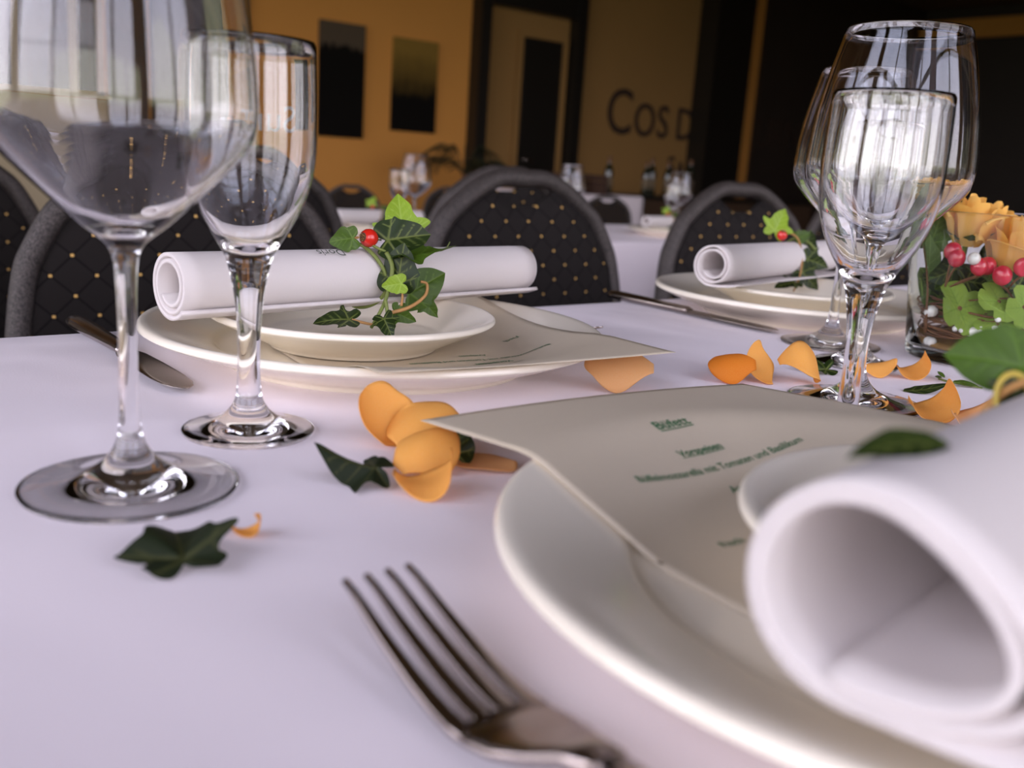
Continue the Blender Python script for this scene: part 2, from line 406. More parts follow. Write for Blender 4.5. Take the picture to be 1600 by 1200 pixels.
# two framed paintings
def painting(label, x0, x1, z0, z1, top, low, split):
    t = thing('painting', label, 'painting', ((x0 + x1) / 2, yb, z0), 0, 'paintings on the ochre wall')
    w2 = (x1 - x0) / 2; h = z1 - z0
    m = mat('canvas_%d' % int(x0 * 100), low, .7); n = m.node_tree.nodes; l = m.node_tree.links
    g = n.new('ShaderNodeTexCoord'); s = n.new('ShaderNodeSeparateXYZ'); rr = n.new('ShaderNodeValToRGB'); nz = n.new('ShaderNodeTexNoise'); nz.inputs['Scale'].default_value = 6
    ad = n.new('ShaderNodeMath'); ad.operation = 'MULTIPLY_ADD'; ad.inputs[1].default_value = .25
    l.new(g.outputs['Generated'], s.inputs[0]); l.new(g.outputs['Generated'], nz.inputs[0]); l.new(nz.outputs[0], ad.inputs[0]); l.new(s.outputs[2], ad.inputs[2]); l.new(ad.outputs[0], rr.inputs[0])
    rr.color_ramp.elements[0].position = split[0]; rr.color_ramp.elements[0].color = (*low, 1); rr.color_ramp.elements[1].position = split[1]; rr.color_ramp.elements[1].color = (*top, 1)
    l.new(rr.outputs[0], n['Principled BSDF'].inputs[0]); n['Principled BSDF'].inputs['Specular IOR Level'].default_value = .05
    MB().box((-w2, -.035, 0), (w2, -.004, h), .004).obj('canvas', m, t, smooth=False)
    MB().box((-w2 + .02, -.012, .02), (w2 - .02, 0, h - .02)).obj('stretcher_bar', M_BLACK, t, smooth=False)
painting('tall dark painting with a grey upper band, next to the champagne flute', 4.20, 4.66, .99, 1.98, (.10, .075, .05), (.008, .007, .006), (.88, .94))
painting('tall painting fading from olive yellow to black, by the black post', 4.96, 5.46, 1.09, 1.93, (.26, .16, .035), (.008, .007, .006), (.50, 1.02))

# painted lettering on the sign panel
M_SIGN = mat('sign_paint', (.035, .018, .010), .8)
def sign(name, parts, x, z, label, y):
    """small capitals: list of (text, cap height)"""
    t = thing(name, label, 'sign lettering', (x, y, z))
    cx = 0
    for ch, hgt, gap in parts:
        me = text_mesh(ch, hgt / .70, 'letter', extrude=.006, bold=.004)
        me.materials.append(M_SIGN)
        xs = [v.co.x for v in me.vertices]; a, b = min(xs), max(xs)
        k = .86
        for v in me.vertices: v.co.x = (v.co.x - a) * k
        add('letter', me, t, (cx, 0, 0), (PI / 2, 0, 0)); cx += (b - a) * k + gap
    return t
sign('sign_lettering', [('C', .50, .055), ('O', .37, .05), ('S', .37, .16), ('D', .37, .03), ("'", .37, .08)], 7.78, 1.26, 'large dark painted capitals reading COS D on the ochre panel', yb - .028)
sign('sign_lettering', [('U', .37, .05), ('R', .37, .05), ('N', .37, .05), ('E', .37, .05), ('L', .37, 0)], 10.46, 1.26, 'dark painted capitals URNEL on the dark panel', yb - .058)
sign('sign_lettering', [('S', .22, .04), ('A', .165, .03)], 8.86, .84, 'small painted capitals SA below the large lettering', yb - .028)

# ================================================================== chairs
ARCH = [(-.30, .188), (-.20, .195), (-.12, .198), (-.07, .195), (-.01, .185), (.016, .174), (.047, .155), (.062, .139), (.09, .098), (.107, .056)]
def build_chair(label):
    """banquet chair, facing -y; origin on the floor under the back"""
    t = thing('banquet_chair', label, 'chair', (0, 0, 0), 0, 'black banquet chairs')
    rec = lambda z: (z - .75) * .12                     # slight recline
    inset = .014
    half = [(hw - inset, TZ + z) for z, hw in ARCH]
    left = [Vector((-hw, rec(z), z)) for hw, z in half]
    path = [Vector((-.165, -.03, .44))] + left + [Vector((0, rec(.857), .857))] + [Vector((-p.x, p.y, p.z)) for p in reversed(left)] + [Vector((.165, -.03, .44))]
    path = spline(path, 4)
    rr = []
    for p in path: rr.append(.0145)
    b = MB(); b.tube(path, rr, 12, flat=.0125, up=(0, 1, 0)); b.obj('back_frame', M_FRAME, t)
    # pad: columns between the posts, with a dip for the hand hole
    def arch_in(x):
        ax = abs(x); pts = [(0, .857 - .012)] + [(hw, z - .012) for hw, z in reversed(half)]
        return interp(pts, ax)
    NX, NZ = 28, 14; vs = []; fs = []; W = .182
    def pad_pt(i, j, side):
        u = -1 + 2 * i / NX; x = W * math.sin(u * PI / 2) * 1.0
        top = min(arch_in(x) + .006, .820 + .05 * smoothstep(.015, .078, abs(x)) ** 1.4)
        bot = .47
        zz = bot + (top - bot) * (j / NZ)
        wl = interp([(z, hw - .008) for hw, z in half], zz); xx = max(-wl, min(wl, x))
        e = min(1, 1.25 * (1 - abs(u)) ** .5 * 1.0) * min(1, 1.3 * (min(j, NZ - j) / NZ * 2) ** .4 + .05) if 0 < j < NZ and 0 < i < NX else 0.0
        return (xx, rec(zz) + side * (.004 + .012 * e), zz)
    for side in (-1, 1):
        for i in range(NX + 1):
            for j in range(NZ + 1): vs.append(pad_pt(i, j, side))
    N1 = (NX + 1) * (NZ + 1); ix = lambda i, j: i * (NZ + 1) + j
    for i in range(NX):
        for j in range(NZ):
            q = (ix(i, j), ix(i + 1, j), ix(i + 1, j + 1), ix(i, j + 1)); fs.append(q); fs.append(tuple(N1 + k for k in reversed(q)))
    for i in range(NX):
        for j, flip in ((0, 1), (NZ, 0)):
            q = (ix(i, j), ix(i + 1, j), N1 + ix(i + 1, j), N1 + ix(i, j)); fs.append(q if not flip else q[::-1])
    for j in range(NZ):
        for i in (0, NX): fs.append((ix(i, j), ix(i, j + 1), N1 + ix(i, j + 1), N1 + ix(i, j)))
    add('backrest', make_mesh('backrest', vs, fs, M_FAB), t)
    MB().box((-.205, -.46, .42), (.205, -.035, .475), .018).obj('seat', M_FAB, t)
    MB().tube([(-.19, -.44, .405), (.19, -.44, .405), (.19, -.05, .405), (-.19, -.05, .405), (-.19, -.44, .405)], .011).obj('seat_frame', M_FRAME, t)
    for sx in (-1, 1):
        MB().tube(spline([(sx * .165, -.03, .45), (sx * .185, -.01, .25), (sx * .20, .05, 0)], 4), .0125, 10).obj('leg', M_FRAME, t)
        MB().tube(spline([(sx * .185, -.42, .42), (sx * .19, -.435, .25), (sx * .20, -.46, 0)], 4), .0125, 10).obj('leg', M_FRAME, t)
    return t
chair = build_chair('black dotted banquet chair behind the wine glass, at the left place setting')
chair.location = (.396, 1.03, 0)
def put_chair(x, y, z, rz, label): return dup(chair, (x, y, z), rz, label)
put_chair(.866, 1.03, 0, R_(2), 'black dotted banquet chair in the middle, behind the white napkin roll')
put_chair(1.345, 1.03, 0, R_(-3), 'black dotted banquet chair behind the right plate and its napkin roll')
put_chair(1.84, 1.03, 0, 0, 'black banquet chair behind the glass vase of roses')
for x, lb in ((.185, 'black banquet chair cut by the left picture edge, with its back to us'), (.680, 'black banquet chair half hidden behind the chair at the left setting'),
              (1.225, 'black banquet chair half hidden behind the middle chair'),
              (2.49, 'black banquet chair far right, beside the rosehip and the tall wine glass')):
    put_chair(x, 1.54, 0, PI, lb)
put_chair(2.97, 5.2, LOW, PI - R_(30), 'small far black chair with hand hole, left of the far wine glass')
put_chair(3.96, 5.55, LOW, PI - R_(34), 'small far black chair in front of the palm fronds')
put_chair(5.05, 5.1, LOW, PI - R_(42), 'small far black chair in front of the white buffet cloth')

# ================================================================== tables and cloths
def banquet_table(label, clabel, x0, x1, y0, y1, zt, floor, drop=.42, z_label='banquet tables', wav=.008):
    t = thing('banquet_table', label, 'table', ((x0 + x1) / 2, (y0 + y1) / 2, floor), 0, z_label)
    hx, hy = (x1 - x0) / 2 - .006, (y1 - y0) / 2 - .006; h = zt - .003 - floor
    MB().box((-hx, -hy, h - .03), (hx, hy, h), .004).obj('tabletop', M_WOOD, t, smooth=False)
    MB().box((-hx + .06, -hy + .06, h - .10), (hx - .06, hy - .06, h - .03)).obj('apron', M_WOOD, t, smooth=False)
    for sx in (-1, 1):
        for sy in (-1, 1):
            MB().tube([(sx * (hx - .09), sy * (hy - .09), h - .05), (sx * (hx - .09), sy * (hy - .09), 0)], .022, 10).obj('leg', M_FRAME, t)
    # cloth: flat top that folds over a rounded edge and hangs with soft waves
    vs = []; fs = []; per = []
    step = .04; rc = .015
    def edge(ax, ay, bx, by):
        n = max(2, int(math.hypot(bx - ax, by - ay) / step))
        return [(ax + (bx - ax) * i / n, ay + (by - ay) * i / n) for i in range(n)]
    x0_, x1_, y0_, y1_ = x0 + rc, x1 - rc, y0 + rc, y1 - rc
    per = edge(x0_, y0_, x1_, y0_) + edge(x1_, y0_, x1_, y1_) + edge(x1_, y1_, x0_, y1_) + edge(x0_, y1_, x0_, y0_)
    cx, cy = (x0 + x1) / 2, (y0 + y1) / 2
    def outdir(p):
        d = Vector((0, 0))
        if abs(p[0] - x0_) < 1e-5: d.x -= 1
        if abs(p[0] - x1_) < 1e-5: d.x += 1
        if abs(p[1] - y0_) < 1e-5: d.y -= 1
        if abs(p[1] - y1_) < 1e-5: d.y += 1
        return d.normalized()
    prof = [(0, 0), (rc * .5, -rc * .12), (rc * .87, -rc * .5), (rc, -rc)] + [(rc + .002, -rc - drop * k / 6) for k in range(1, 7)]
    n = len(per); rows = []
    for k, (d, z) in enumerate(prof):
        row = []
        for i, p in enumerate(per):
            o = outdir(p); hang = max(0, -z - rc) / drop
            wv = hang * (wav * math.sin(i * .9) + .5 * wav * math.sin(i * .37 + 1)) * 2
            row.append(len(vs)); vs.append((p[0] + o.x * (d + wv + hang * .012), p[1] + o.y * (d + wv + hang * .012), zt + z))
        rows.append(row)
    for A, B in zip(rows, rows[1:]):
        for i in range(n): fs.append((A[i], B[i], B[(i + 1) % n], A[(i + 1) % n]))
    fs.append(tuple(rows[0]))
    me = make_mesh('tablecloth', vs, fs, M_CLOTH)
    c = add('tablecloth', me); tag(c, clabel, 'tablecloth', 'white tablecloths')
banquet_table('long banquet table under the white cloth at the front', 'white tablecloth on the front table, strewn with petals and ivy leaves', -1.0, 2.9, -.035, .678, TZ, 0, drop=.25)
T2 = TZ - .085
banquet_table('second banquet table behind the row of chairs', 'white tablecloth hanging from the second table behind the chairs', -.1, 3.6, 2.04, 2.68, T2, 0, drop=.5)
TB = TZ - .095
banquet_table('far buffet table by the sign panel', 'white cloth on the far buffet table below the sign', 4.9, 6.08, 5.7, 6.35, TB, LOW, drop=.75)

# ================================================================== glasses
def smooth_prof(p, n=3): return [(max(0, v.x), v.z) for v in spline([(r, 0, z) for r, z in p], n)]
def glass_parts(outer, inner, cuts, seg=64):
    """one solid of revolution, divided into foot, stem and bowl that meet without a seam"""
    mb = MB(); mb.lathe(smooth_prof(outer) + smooth_prof(inner), seg)
    full = mb.mesh('glass', M_GLASS); nrm = [v.normal.copy() for v in full.vertices]; cos = [v.co.copy() for v in full.vertices]
    out = []
    for name, lo, hi in (('foot', -1, cuts[0]), ('stem', cuts[0], cuts[1]), ('bowl', cuts[1], 9)):
        fs = [p.vertices[:] for p in full.polygons if lo <= p.center.z < hi]
        ids = sorted({i for f in fs for i in f}); mp = {i: k for k, i in enumerate(ids)}
        me = make_mesh(name, [cos[i] for i in ids], [[mp[i] for i in f] for f in fs], M_GLASS)
        me.normals_split_custom_set_from_vertices([nrm[i] for i in ids]); out.append((name, me))
    return out
def glass_thing(name, parts, x, y, z, label, cat, group):
    t = thing(name, label, cat, (x, y, z + .0001), 0, group)
    for n_, me_ in parts: add(n_, me_, t)
    return t
WINE_O = [(0, .0014), (.025, .0012), (.0375, .0001), (.0386, .0002), (.0394, .0012), (.0386, .0021), (.030, .0033), (.020, .0055), (.012, .0092), (.0072, .0142), (.0047, .020), (.0038, .028), (.0034, .045), (.0034, .066), (.0037, .079), (.0045, .087), (.0064, .0915), (.0098, .0948), (.0158, .0995), (.0245, .1078), (.0325, .1155), (.0405, .1238), (.0446, .1300), (.0463, .138), (.0464, .146), (.0450, .162), (.0427, .177), (.0383, .197), (.0336, .2150)]
WINE_I = [(.0330, .2154), (.0326, .2148), (.0374, .197), (.0418, .177), (.0441, .162), (.0455, .146), (.0454, .1385), (.0437, .1312), (.0396, .1252), (.0318, .1174), (.0238, .1099), (.0150, .1024), (.0080, .0985), (.0030, .0972), (0, .0970)]
FLUTE_O = [(0, .0012), (.018, .0010), (.0280, .0001), (.0290, .0003), (.0298, .0014), (.0288, .0025), (.020, .0044), (.0125, .0076), (.0080, .0122), (.0059, .0175), (.0052, .027), (.0050, .041), (.0057, .055), (.0070, .066), (.0084, .0735), (.0107, .0815), (.0145, .0885), (.0188, .0955), (.0227, .103), (.0263, .113), (.0283, .1235), (.0289, .137), (.0288, .152), (.0281, .1720)]
FLUTE_I = [(.0276, .1723), (.0273, .1717), (.0280, .152), (.0281, .137), (.0274, .1235), (.0253, .1135), (.0214, .1038), (.0170, .0964), (.0120, .0897), (.0070, .0853), (.0030, .0838), (0, .0835)]
ME_WINE = glass_parts(WINE_O, WINE_I, (.020, .089)); ME_FLUTE = glass_parts(FLUTE_O, FLUTE_I, (.0175, .075))
def wine_glass(x, y, z, label): return glass_thing('wine_glass', ME_WINE, x, y, z, label, 'wine glass', 'wine glasses')
def flute(x, y, z, label): return glass_thing('champagne_flute', ME_FLUTE, x, y, z, label, 'champagne flute', 'champagne flutes')
wine_glass(.111, .355, TZ, 'tall wine glass with a V shaped bowl standing nearest the left picture edge')
fl = flute(.180, .404, TZ, 'slender champagne flute standing left, in front of the white napkin roll')
# etched lettering on the far side of that flute
me = text_mesh('Sur', .017, 'etched_lettering'); me.materials.append(M_ETCH)
az0 = math.atan2(.404, .18) - .42
for v in me.vertices:
    a = az0 + (v.co.x - .011) / .0290; v.co = Vector((.0293 * math.cos(a), .0293 * math.sin(a), .136 + v.co.y))
add('etched_lettering', me, fl)
wine_glass(.525, .303, TZ, 'large wine glass with a tapering bowl in front of the vase, beside the near plate')
flute(.440, .257, TZ, 'champagne flute with a thick stem rising behind the near menu card')
wine_glass(.695, .430, TZ, 'wine glass standing between the right plate and the vase')
flute(.640, .372, TZ, 'champagne flute standing behind the large right wine glass')

# ================================================================== plates
PLATE = [(0, .0035), (.086, .0035), (.0905, .0005), (.0925, 0), (.0955, 0), (.0985, .0035), (.125, .0130), (.1432, .0202), (.1450, .0222), (.1438, .0246), (.1385, .0243), (.119, .0178), (.105, .0132), (.1015, .0112), (.0985, .0092), (.090, .0080), (.05, .0073), (0, .0070)]
SMALL = [(0, .0030), (.046, .0030), (.0490, .0004), (.0505, 0), (.0530, 0), (.0560, .0028), (.075, .0118), (.0885, .0182), (.0900, .0200), (.0889, .0219), (.0845, .0215), (.070, .0150), (.0615, .0105), (.0585, .0085), (.0555, .0074), (.045, .0068), (0, .0064)]
def fine(p):
    return p
ME_PLATE = MB().lathe(smooth_prof(PLATE, 2), 96).mesh('plate', M_CHINA)
ME_SMALL = MB().lathe(smooth_prof(SMALL, 2), 80).mesh('small_plate', M_CHINA)
def paper_z(r): return interp([(0, .0086), (.078, .0086), (.092, .0098), (.105, .0148), (.120, .0196), (.1385, .0255), (.15, .0272), (.30, .034)], r)
SMALL_Z = .0095
def menu(name_label, px, py, pcx, pcy, rot, lines, sag=0, Wd=.21):
    """A4 sheet lying over the plate at (px, py); centre of sheet (pcx, pcy)"""
    t = thing('menu_card', name_label, 'menu card', (pcx, pcy, TZ), rot, 'menu cards')
    c, s = math.cos(rot), math.sin(rot)
    def surf(x, y, lift=0):
        wx, wy = pcx + c * x - s * y, pcy + s * x + c * y
        r = math.hypot(wx - px, wy - py)
        z = paper_z(r) - sag * max(0, r - .145)
        return Vector((x, y, z + lift))
    NX, NY = 40, 56; Hd = .297; vs = []; fs = []
    for k in (0, 1):
        for i in range(NX + 1):
            for j in range(NY + 1): vs.append(surf(-Wd / 2 + Wd * i / NX, -Hd / 2 + Hd * j / NY, -.00025 * k))
    N = (NX + 1) * (NY + 1); ix = lambda i, j: i * (NY + 1) + j
    for i in range(NX):
        for j in range(NY):
            q = (ix(i, j), ix(i + 1, j), ix(i + 1, j + 1), ix(i, j + 1)); fs.append(q); fs.append(tuple(N + a for a in q[::-1]))
    for i in range(NX):
        fs.append((ix(i, 0), N + ix(i, 0), N + ix(i + 1, 0), ix(i + 1, 0))); fs.append((ix(i, NY), ix(i + 1, NY), N + ix(i + 1, NY), N + ix(i, NY)))
    for j in range(NY):
        fs.append((ix(0, j), ix(0, j + 1), N + ix(0, j + 1), N + ix(0, j))); fs.append((ix(NX, j), N + ix(NX, j), N + ix(NX, j + 1), ix(NX, j + 1)))
    add('sheet', make_mesh('sheet', vs, fs, M_PAPER), t)
    for body, size, x, y, ul in lines:
        me = text_mesh(body, size, 'printed_line', align='CENTER', bold=.00012 if ul else .00005); me.materials.append(M_INK)
        xs = [v.co.x for v in me.vertices]
        if ul:
            bm = bmesh.new(); bm.from_mesh(me); a, b = min(xs), max(xs)
            n = 12
            for q in range(n):
                x0_ = a + (b - a) * q / n; x1_ = a + (b - a) * (q + 1) / n
                bm.faces.new([bm.verts.new((x0_, -.18 * size, 0)), bm.verts.new((x1_, -.18 * size, 0)), bm.verts.new((x1_, -.10 * size, 0)), bm.verts.new((x0_, -.10 * size, 0))])
            bm.to_mesh(me); bm.free()
        for v in me.vertices: v.co = surf(v.co.x + x, v.co.y + y, .0003)
        add('printed_line', me, t)
    return t

# ================================================================== napkin rolls
def napkin_mesh(R, L, tail, taper=.05, drop=0, turns=2.15, inner=.56, th=.0017, wob=0.0, tail_up=.0, droop=0):
    pts = []
    n = int(36 * turns)
    for i in range(n + 1):
        f = i / n; ph = R_(-90) + 2 * PI * turns * (1 - f)
        r = R * (inner + (1 - inner) * f ** .8)
        pts.append((r * math.cos(ph), r * math.sin(ph)))
    for i in range(1, 13):
        f = i / 12; pts.append((-tail * f, -R + tail_up * f * f))
    if drop:
        dd = Vector((-.97, -.24)); pts = [tuple(Vector(p) + dd * drop * max(0, Vector(p).dot(dd) / R) ** 2) for p in pts[:n + 1]] + [(p[0] - drop * .3, p[1]) for p in pts[n + 1:]]
    NL = 24; vs = []; fs = []; m = len(pts); cols = []
    nrm = []
    for i in range(m):
        a = Vector(pts[max(0, i - 1)]); b = Vector(pts[min(m - 1, i + 1)]); t = (b - a).normalized(); nrm.append(Vector((-t.y, t.x)))
    for k in range(NL + 1):
        f = k / NL; sc = 1 - taper * f; x = L * f
        c = []
        for side in (0, 1):
            for i in range(m):
                p = Vector(pts[i]) * 1.0; p += nrm[i] * th * (side - .5)
                g = i / m; dx = wob * math.sin(7 * g + 1.3) * (1 if k in (0,) else (-1 if k == NL else 0)) if k in (0, NL) else 0
                tl = max(0, i - n) / 12
                yy = p.x * (sc if tl == 0 else sc + tl * .35 * (f - .45)); zz = (p.y + R) * sc - R
                c.append(len(vs)); vs.append((x + dx, yy, zz))
        cols.append(c)
    for A, B in zip(cols, cols[1:]):
        for i in range(m - 1):
            fs.append((A[i], A[i + 1], B[i + 1], B[i])); fs.append((A[m + i], B[m + i], B[m + i + 1], A[m + i + 1]))
        fs.append((A[0], B[0], B[m], A[m])); fs.append((A[m - 1], A[2 * m - 1], B[2 * m - 1], B[m - 1]))
    for c, fl_ in ((cols[0], 0), (cols[-1], 1)):
        for i in range(m - 1):
            q = (c[i], c[m + i], c[m + i + 1], c[i + 1]); fs.append(q if not fl_ else q[::-1])
    return make_mesh('napkin_roll', vs, fs, M_NAP)

# ================================================================== cutlery
def build_knife():
    hs = [(0, .0018, .0030), (.003, .0036, .0060), (.015, .0044, .0074), (.04, .0043, .0072), (.07, .0038, .0060), (.10, .0036, .0052), (.107, .0036, .0054), (.110, .0020, .0056)]
    bs = [(.109, .0014, .0050), (.113, .0012, .0068), (.122, .0011, .0088), (.150, .0010, .0098), (.182, .0009, .0098), (.198, .0008, .0084), (.207, .0006, .0056), (.2125, .0003, .0012)]
    h = MB().tube([(0, y, .0046) for y, a, b in hs], [a for y, a, b in hs], 16, flat=[b for y, a, b in hs], up=(0, 0, 1)).mesh('handle', M_STEEL)
    b = MB().tube([(.0012 * (y - .109) / .1, y, .0040) for y, a, b_ in bs], [a for y, a, b_ in bs], 16, flat=[b_ for y, a, b_ in bs], up=(0, 0, 1)).mesh('blade', M_STEEL)
    return h, b
KH, KB = build_knife()
def knife(x, y, rz, label, z=TZ):
    t = thing('table_knife', label, 'knife', (x, y, z), rz, 'table knives'); add('handle', KH, t); add('blade', KB, t); return t
def build_fork():
    zc = lambda y: interp([(0, .0048), (.03, .0050), (.07, .0085), (.11, .0130), (.128, .0120), (.145, .0055), (.156, .0034), (.166, .0040), (.180, .0075), (.195, .0125), (.207, .0175)], y)
    def zs(y): return sum(zc(y + d) for d in (-.006, -.003, 0, .003, .006)) / 5
    hs = [(0, .0012, .0030), (.004, .0020, .0072), (.02, .0022, .0088), (.05, .0022, .0066), (.08, .0023, .0042), (.11, .0024, .0034), (.128, .0022, .0040)]
    h = MB().tube([(0, y, max(zs(y), a + .0002)) for y, a, b in hs], [a for y, a, b in hs], 14, flat=[b for y, a, b in hs], up=(0, 0, 1)).mesh('handle', M_STEEL)
    bs = [(.124, .0020, .0038), (.132, .0018, .0056), (.139, .0016, .0092), (.146, .0015, .0112), (.153, .0014, .0116), (.158, .0013, .0116)]
    b = MB().tube([(0, y, zs(y)) for y, a, c in bs], [a for y, a, c in bs], 24, flat=[c for y, a, c in bs], up=(0, 0, 1), sq=.5).mesh('fork_head', M_STEEL)
    tn = []
    for k in range(4):
        o = (k - 1.5) * .0062
        ys = [.155 + .0525 * i / 12 for i in range(13)]
        tn.append(MB().tube([(o * (1 - .06 * i / 12), y, zs(y)) for i, y in enumerate(ys)], [.0012 * (1 - .45 * (i / 12) ** 2) for i in range(13)], 16, flat=[.0023 * (1 - .66 * (i / 12) ** 1.5) for i in range(13)], up=(0, 0, 1), sq=.45).mesh('tine', M_STEEL))
    return h, b, tn
FH, FB, FT = build_fork()
def fork(x, y, rz, label, z=TZ):
    t = thing('table_fork', label, 'fork', (x, y, z), rz, 'table forks'); add('handle', FH, t); add('fork_head', FB, t)
    for m_ in FT: add('tine', m_, t)
    return t

# ---- three settings on the front table
def plate(x, y, z, label): return tag(add('dinner_plate', ME_PLATE, None, (x, y, z)), label, 'plate', 'dinner plates')
def small_plate(x, y, z, label): return tag(add('side_plate', ME_SMALL, None, (x, y, z + SMALL_Z)), label, 'plate', 'side plates')
P1, P2, P3 = (.320, .521), (.812, .537), (.288, .123)
plate(*P1, TZ, 'large cream dinner plate under the left napkin roll')
plate(*P2, TZ, 'large cream dinner plate under the right napkin roll, before the chair')
plate(*P3, TZ, 'large cream dinner plate in the blurred right foreground')
small_plate(.306, .528, TZ, 'small cream plate under the left napkin roll, on a menu')
small_plate(.800, .540, TZ, 'small cream plate under the right napkin roll')
small_plate(.301, .106, TZ, 'small cream plate under the nearest napkin roll, on the menu')
LINES = [('Büfett', .0082, -.018, .084, True), ('Vorspeisen', .0056, -.020, .0655, True), ('Büffelmozzarella mit Tomaten und Basilikum', .0055, -.018, .0540, False), ('Antipasti', .0055, -.018, .0415, False), ('Fisch', .0058, -.066, .008, False)]
menu('greyish menu card with green German print in the right foreground', *P3, .321, .172, R_(-2), LINES, sag=.14)
menu('menu card sticking out from under the left small plate', *P1, .347, .516, PI - R_(8), LINES, Wd=.185)

def napkin(x, y, z, rz, R, L, tail, label, **k):
    o = add('napkin_roll', napkin_mesh(R, L, tail, **k), None, (x, y, z + R), (0, 0, rz)); return tag(o, label, 'napkin', 'rolled white napkins')
RIM = TZ + SMALL_Z + .0219 + .0010
n1 = napkin(.188, .527, RIM, math.atan2(.039, .287),   .0185, .288, .016, 'long white napkin roll with a printed name lying on the left plate', tail_up=.005, th=.0024)
napkin(.683, .550, RIM, math.atan2(.045, .212), .0185, .275, .030, 'white napkin roll with its open end towards us on the right plate', tail_up=.003)
napkin(.158, .085, RIM, R_(8), .0220, .285, .044, 'huge blurred white napkin roll in the right foreground', inner=.80, turns=2.03, tail_up=.002, th=.0022, drop=.016)
me = text_mesh('Doris', .0090, 'name_print'); me.materials.append(M_INKD)
for v in me.vertices:                      # reads from the far side of the table
    a = PI / 2 + R_(20) + v.co.y / .0193; xx = .1125 - v.co.x; k_ = 1 - .05 * xx / .288
    v.co = Vector((xx, .0200 * math.cos(a) * k_, (.0200 * math.sin(a) + .0185) * k_ - .0185))
add('name_print', me, n1)
knife(.180, .690, PI, 'steel table knife lying left of the left plate')
knife(.697, .690, PI + R_(-1.5), 'steel table knife lying between the left and right plates')
fork(.480, .695, PI, 'steel fork peeking out behind the left plate and menu corner')
fork(.985, .695, PI, 'steel fork lying beyond the right plate')
fork(.1270, -.0225, R_(-.5), 'large blurred steel fork in the foreground').scale = (1.12, 1.105, 1.1)

# ================================================================== leaves
HALF = [(0, -.06), (.10, -.20), (.26, -.27), (.36, -.20), (.37, -.08), (.33, .02), (.42, .08), (.54, .20), (.50, .24), (.38, .27), (.29, .34), (.27, .46), (.20, .62), (.10, .78), (0, .90)]
ROUND = [(0, -.05), (.12, -.20), (.30, -.22), (.42, -.08), (.44, .12), (.46, .22), (.40, .34), (.34, .46), (.22, .66), (.10, .80), (0, .88)]
PETAL = [(0, -.02), (.08, .0), (.24, .14), (.42, .36), (.50, .58), (.44, .78), (.28, .92), (.10, .98), (0, .96)]
OVAL = [(0, -.02), (.10, .05), (.20, .22), (.25, .42), (.22, .62), (.13, .82), (0, 1.0)]
CACHE = {}
def leaf_mesh(kind, m, fold, curl, wave, seed=0):
    key = (kind, m.name, fold, curl, wave, seed)
    if key in CACHE: return CACHE[key]
    half = {'ivy': HALF, 'round': ROUND, 'oval': OVAL, 'petal': PETAL}[kind]
    rnd = random.Random(seed)
    right = [Vector((x, y, 0)) for x, y in half]
    jit = lambda p: Vector((p.x * (1 + rnd.uniform(-.10, .10)), p.y + rnd.uniform(-.03, .03), 0))
    R1 = [right[0]] + [jit(p) for p in right[1:-1]] + [right[-1]]
    L1 = [right[0]] + [Vector((-q.x, q.y, 0)) for q in (jit(p) for p in right[1:-1])] + [right[-1]]
    out = spline(R1, 5)[:-1] + list(reversed(spline(L1, 5)))[:-1]
    n = len(out); K = 15; hub = Vector((0, .06 if kind in ('ivy', 'round') else .3, 0)); vs = [hub.copy()]; fs = []
    for k in range(1, K + 1):
        for p in out: vs.append(hub + (p - hub) * (k / K))
    for i in range(n):
        j = (i + 1) % n; fs.append((0, 1 + i, 1 + j))
        for k in range(1, K): a = 1 + (k - 1) * n; b = 1 + k * n; fs.append((a + i, b + i, b + j, a + j))
    h2 = Vector((0, .0, 0))
    tips = [Vector((0, .9, 0)), Vector((.54, .20, 0)), Vector((-.54, .20, 0)), Vector((.30, -.25, 0)), Vector((-.30, -.25, 0))] if kind in ('ivy', 'round') else [Vector((0, 1, 0))]
    segs = [(h2, t, .022) for t in tips] + [(Vector((0, y, 0)), Vector((s * (.30 - .2 * y), y + .22, 0)), .013) for y in (.18, .36, .54) for s in (-1, 1)]
    segs += [(Vector((s * .27, .10, 0)), Vector((s * .42, .24, 0)), .014) for s in (-1, 1)] + [(Vector((s * .27, .10, 0)), Vector((s * .36, -.06, 0)), .014) for s in (-1, 1)]
    vein = []
    for v in vs:
        best = 0
        for a, b, wd in segs:
            d = b - a; t = max(0, min(1, (v - a).dot(d) / d.length_squared)); q = (v - (a + d * t)).length; ww = wd * (1.15 - .7 * t)
            best = max(best, 1 - smoothstep(ww * .4, ww * 1.5, q))
        vein.append(best * .8)
    ph = rnd.uniform(0, 6)
    for v, ve in zip(vs, vein):
        ang = math.atan2(v.y, v.x); rr = math.hypot(v.x, v.y)
        v.z = fold * abs(v.x) + curl * (v.y - .2) ** 2 * (1 if v.y > .2 else .4) + wave * rr * math.sin(4 * ang + ph) - .008 * ve
    me = make_mesh('leaf', vs, fs, m)
    at_ = me.attributes.new('vein', 'FLOAT', 'POINT'); at_.data.foreach_set('value', vein)
    CACHE[key] = me
    return me
def img_dir(deg): return CR * math.cos(R_(deg)) + CU * math.sin(R_(deg))
def put_leaf(parent, pos, tip, normal, size, kind='ivy', m=None, fold=.15, curl=-.25, wave=.06, seed=0, name='leaf'):
    o = add(name, leaf_mesh(kind, m or M_LEAFD, fold, curl, wave, seed), parent)
    mw = Matrix.Translation(Vector(pos) - (parent.location if parent else Vector())) @ frame(normal, tip).to_4x4() @ Matrix.Diagonal((size, size, size, 1))
    o.matrix_basis = mw
    return o
TOCAM = -CF
UP = Vector((0, 0, 1))
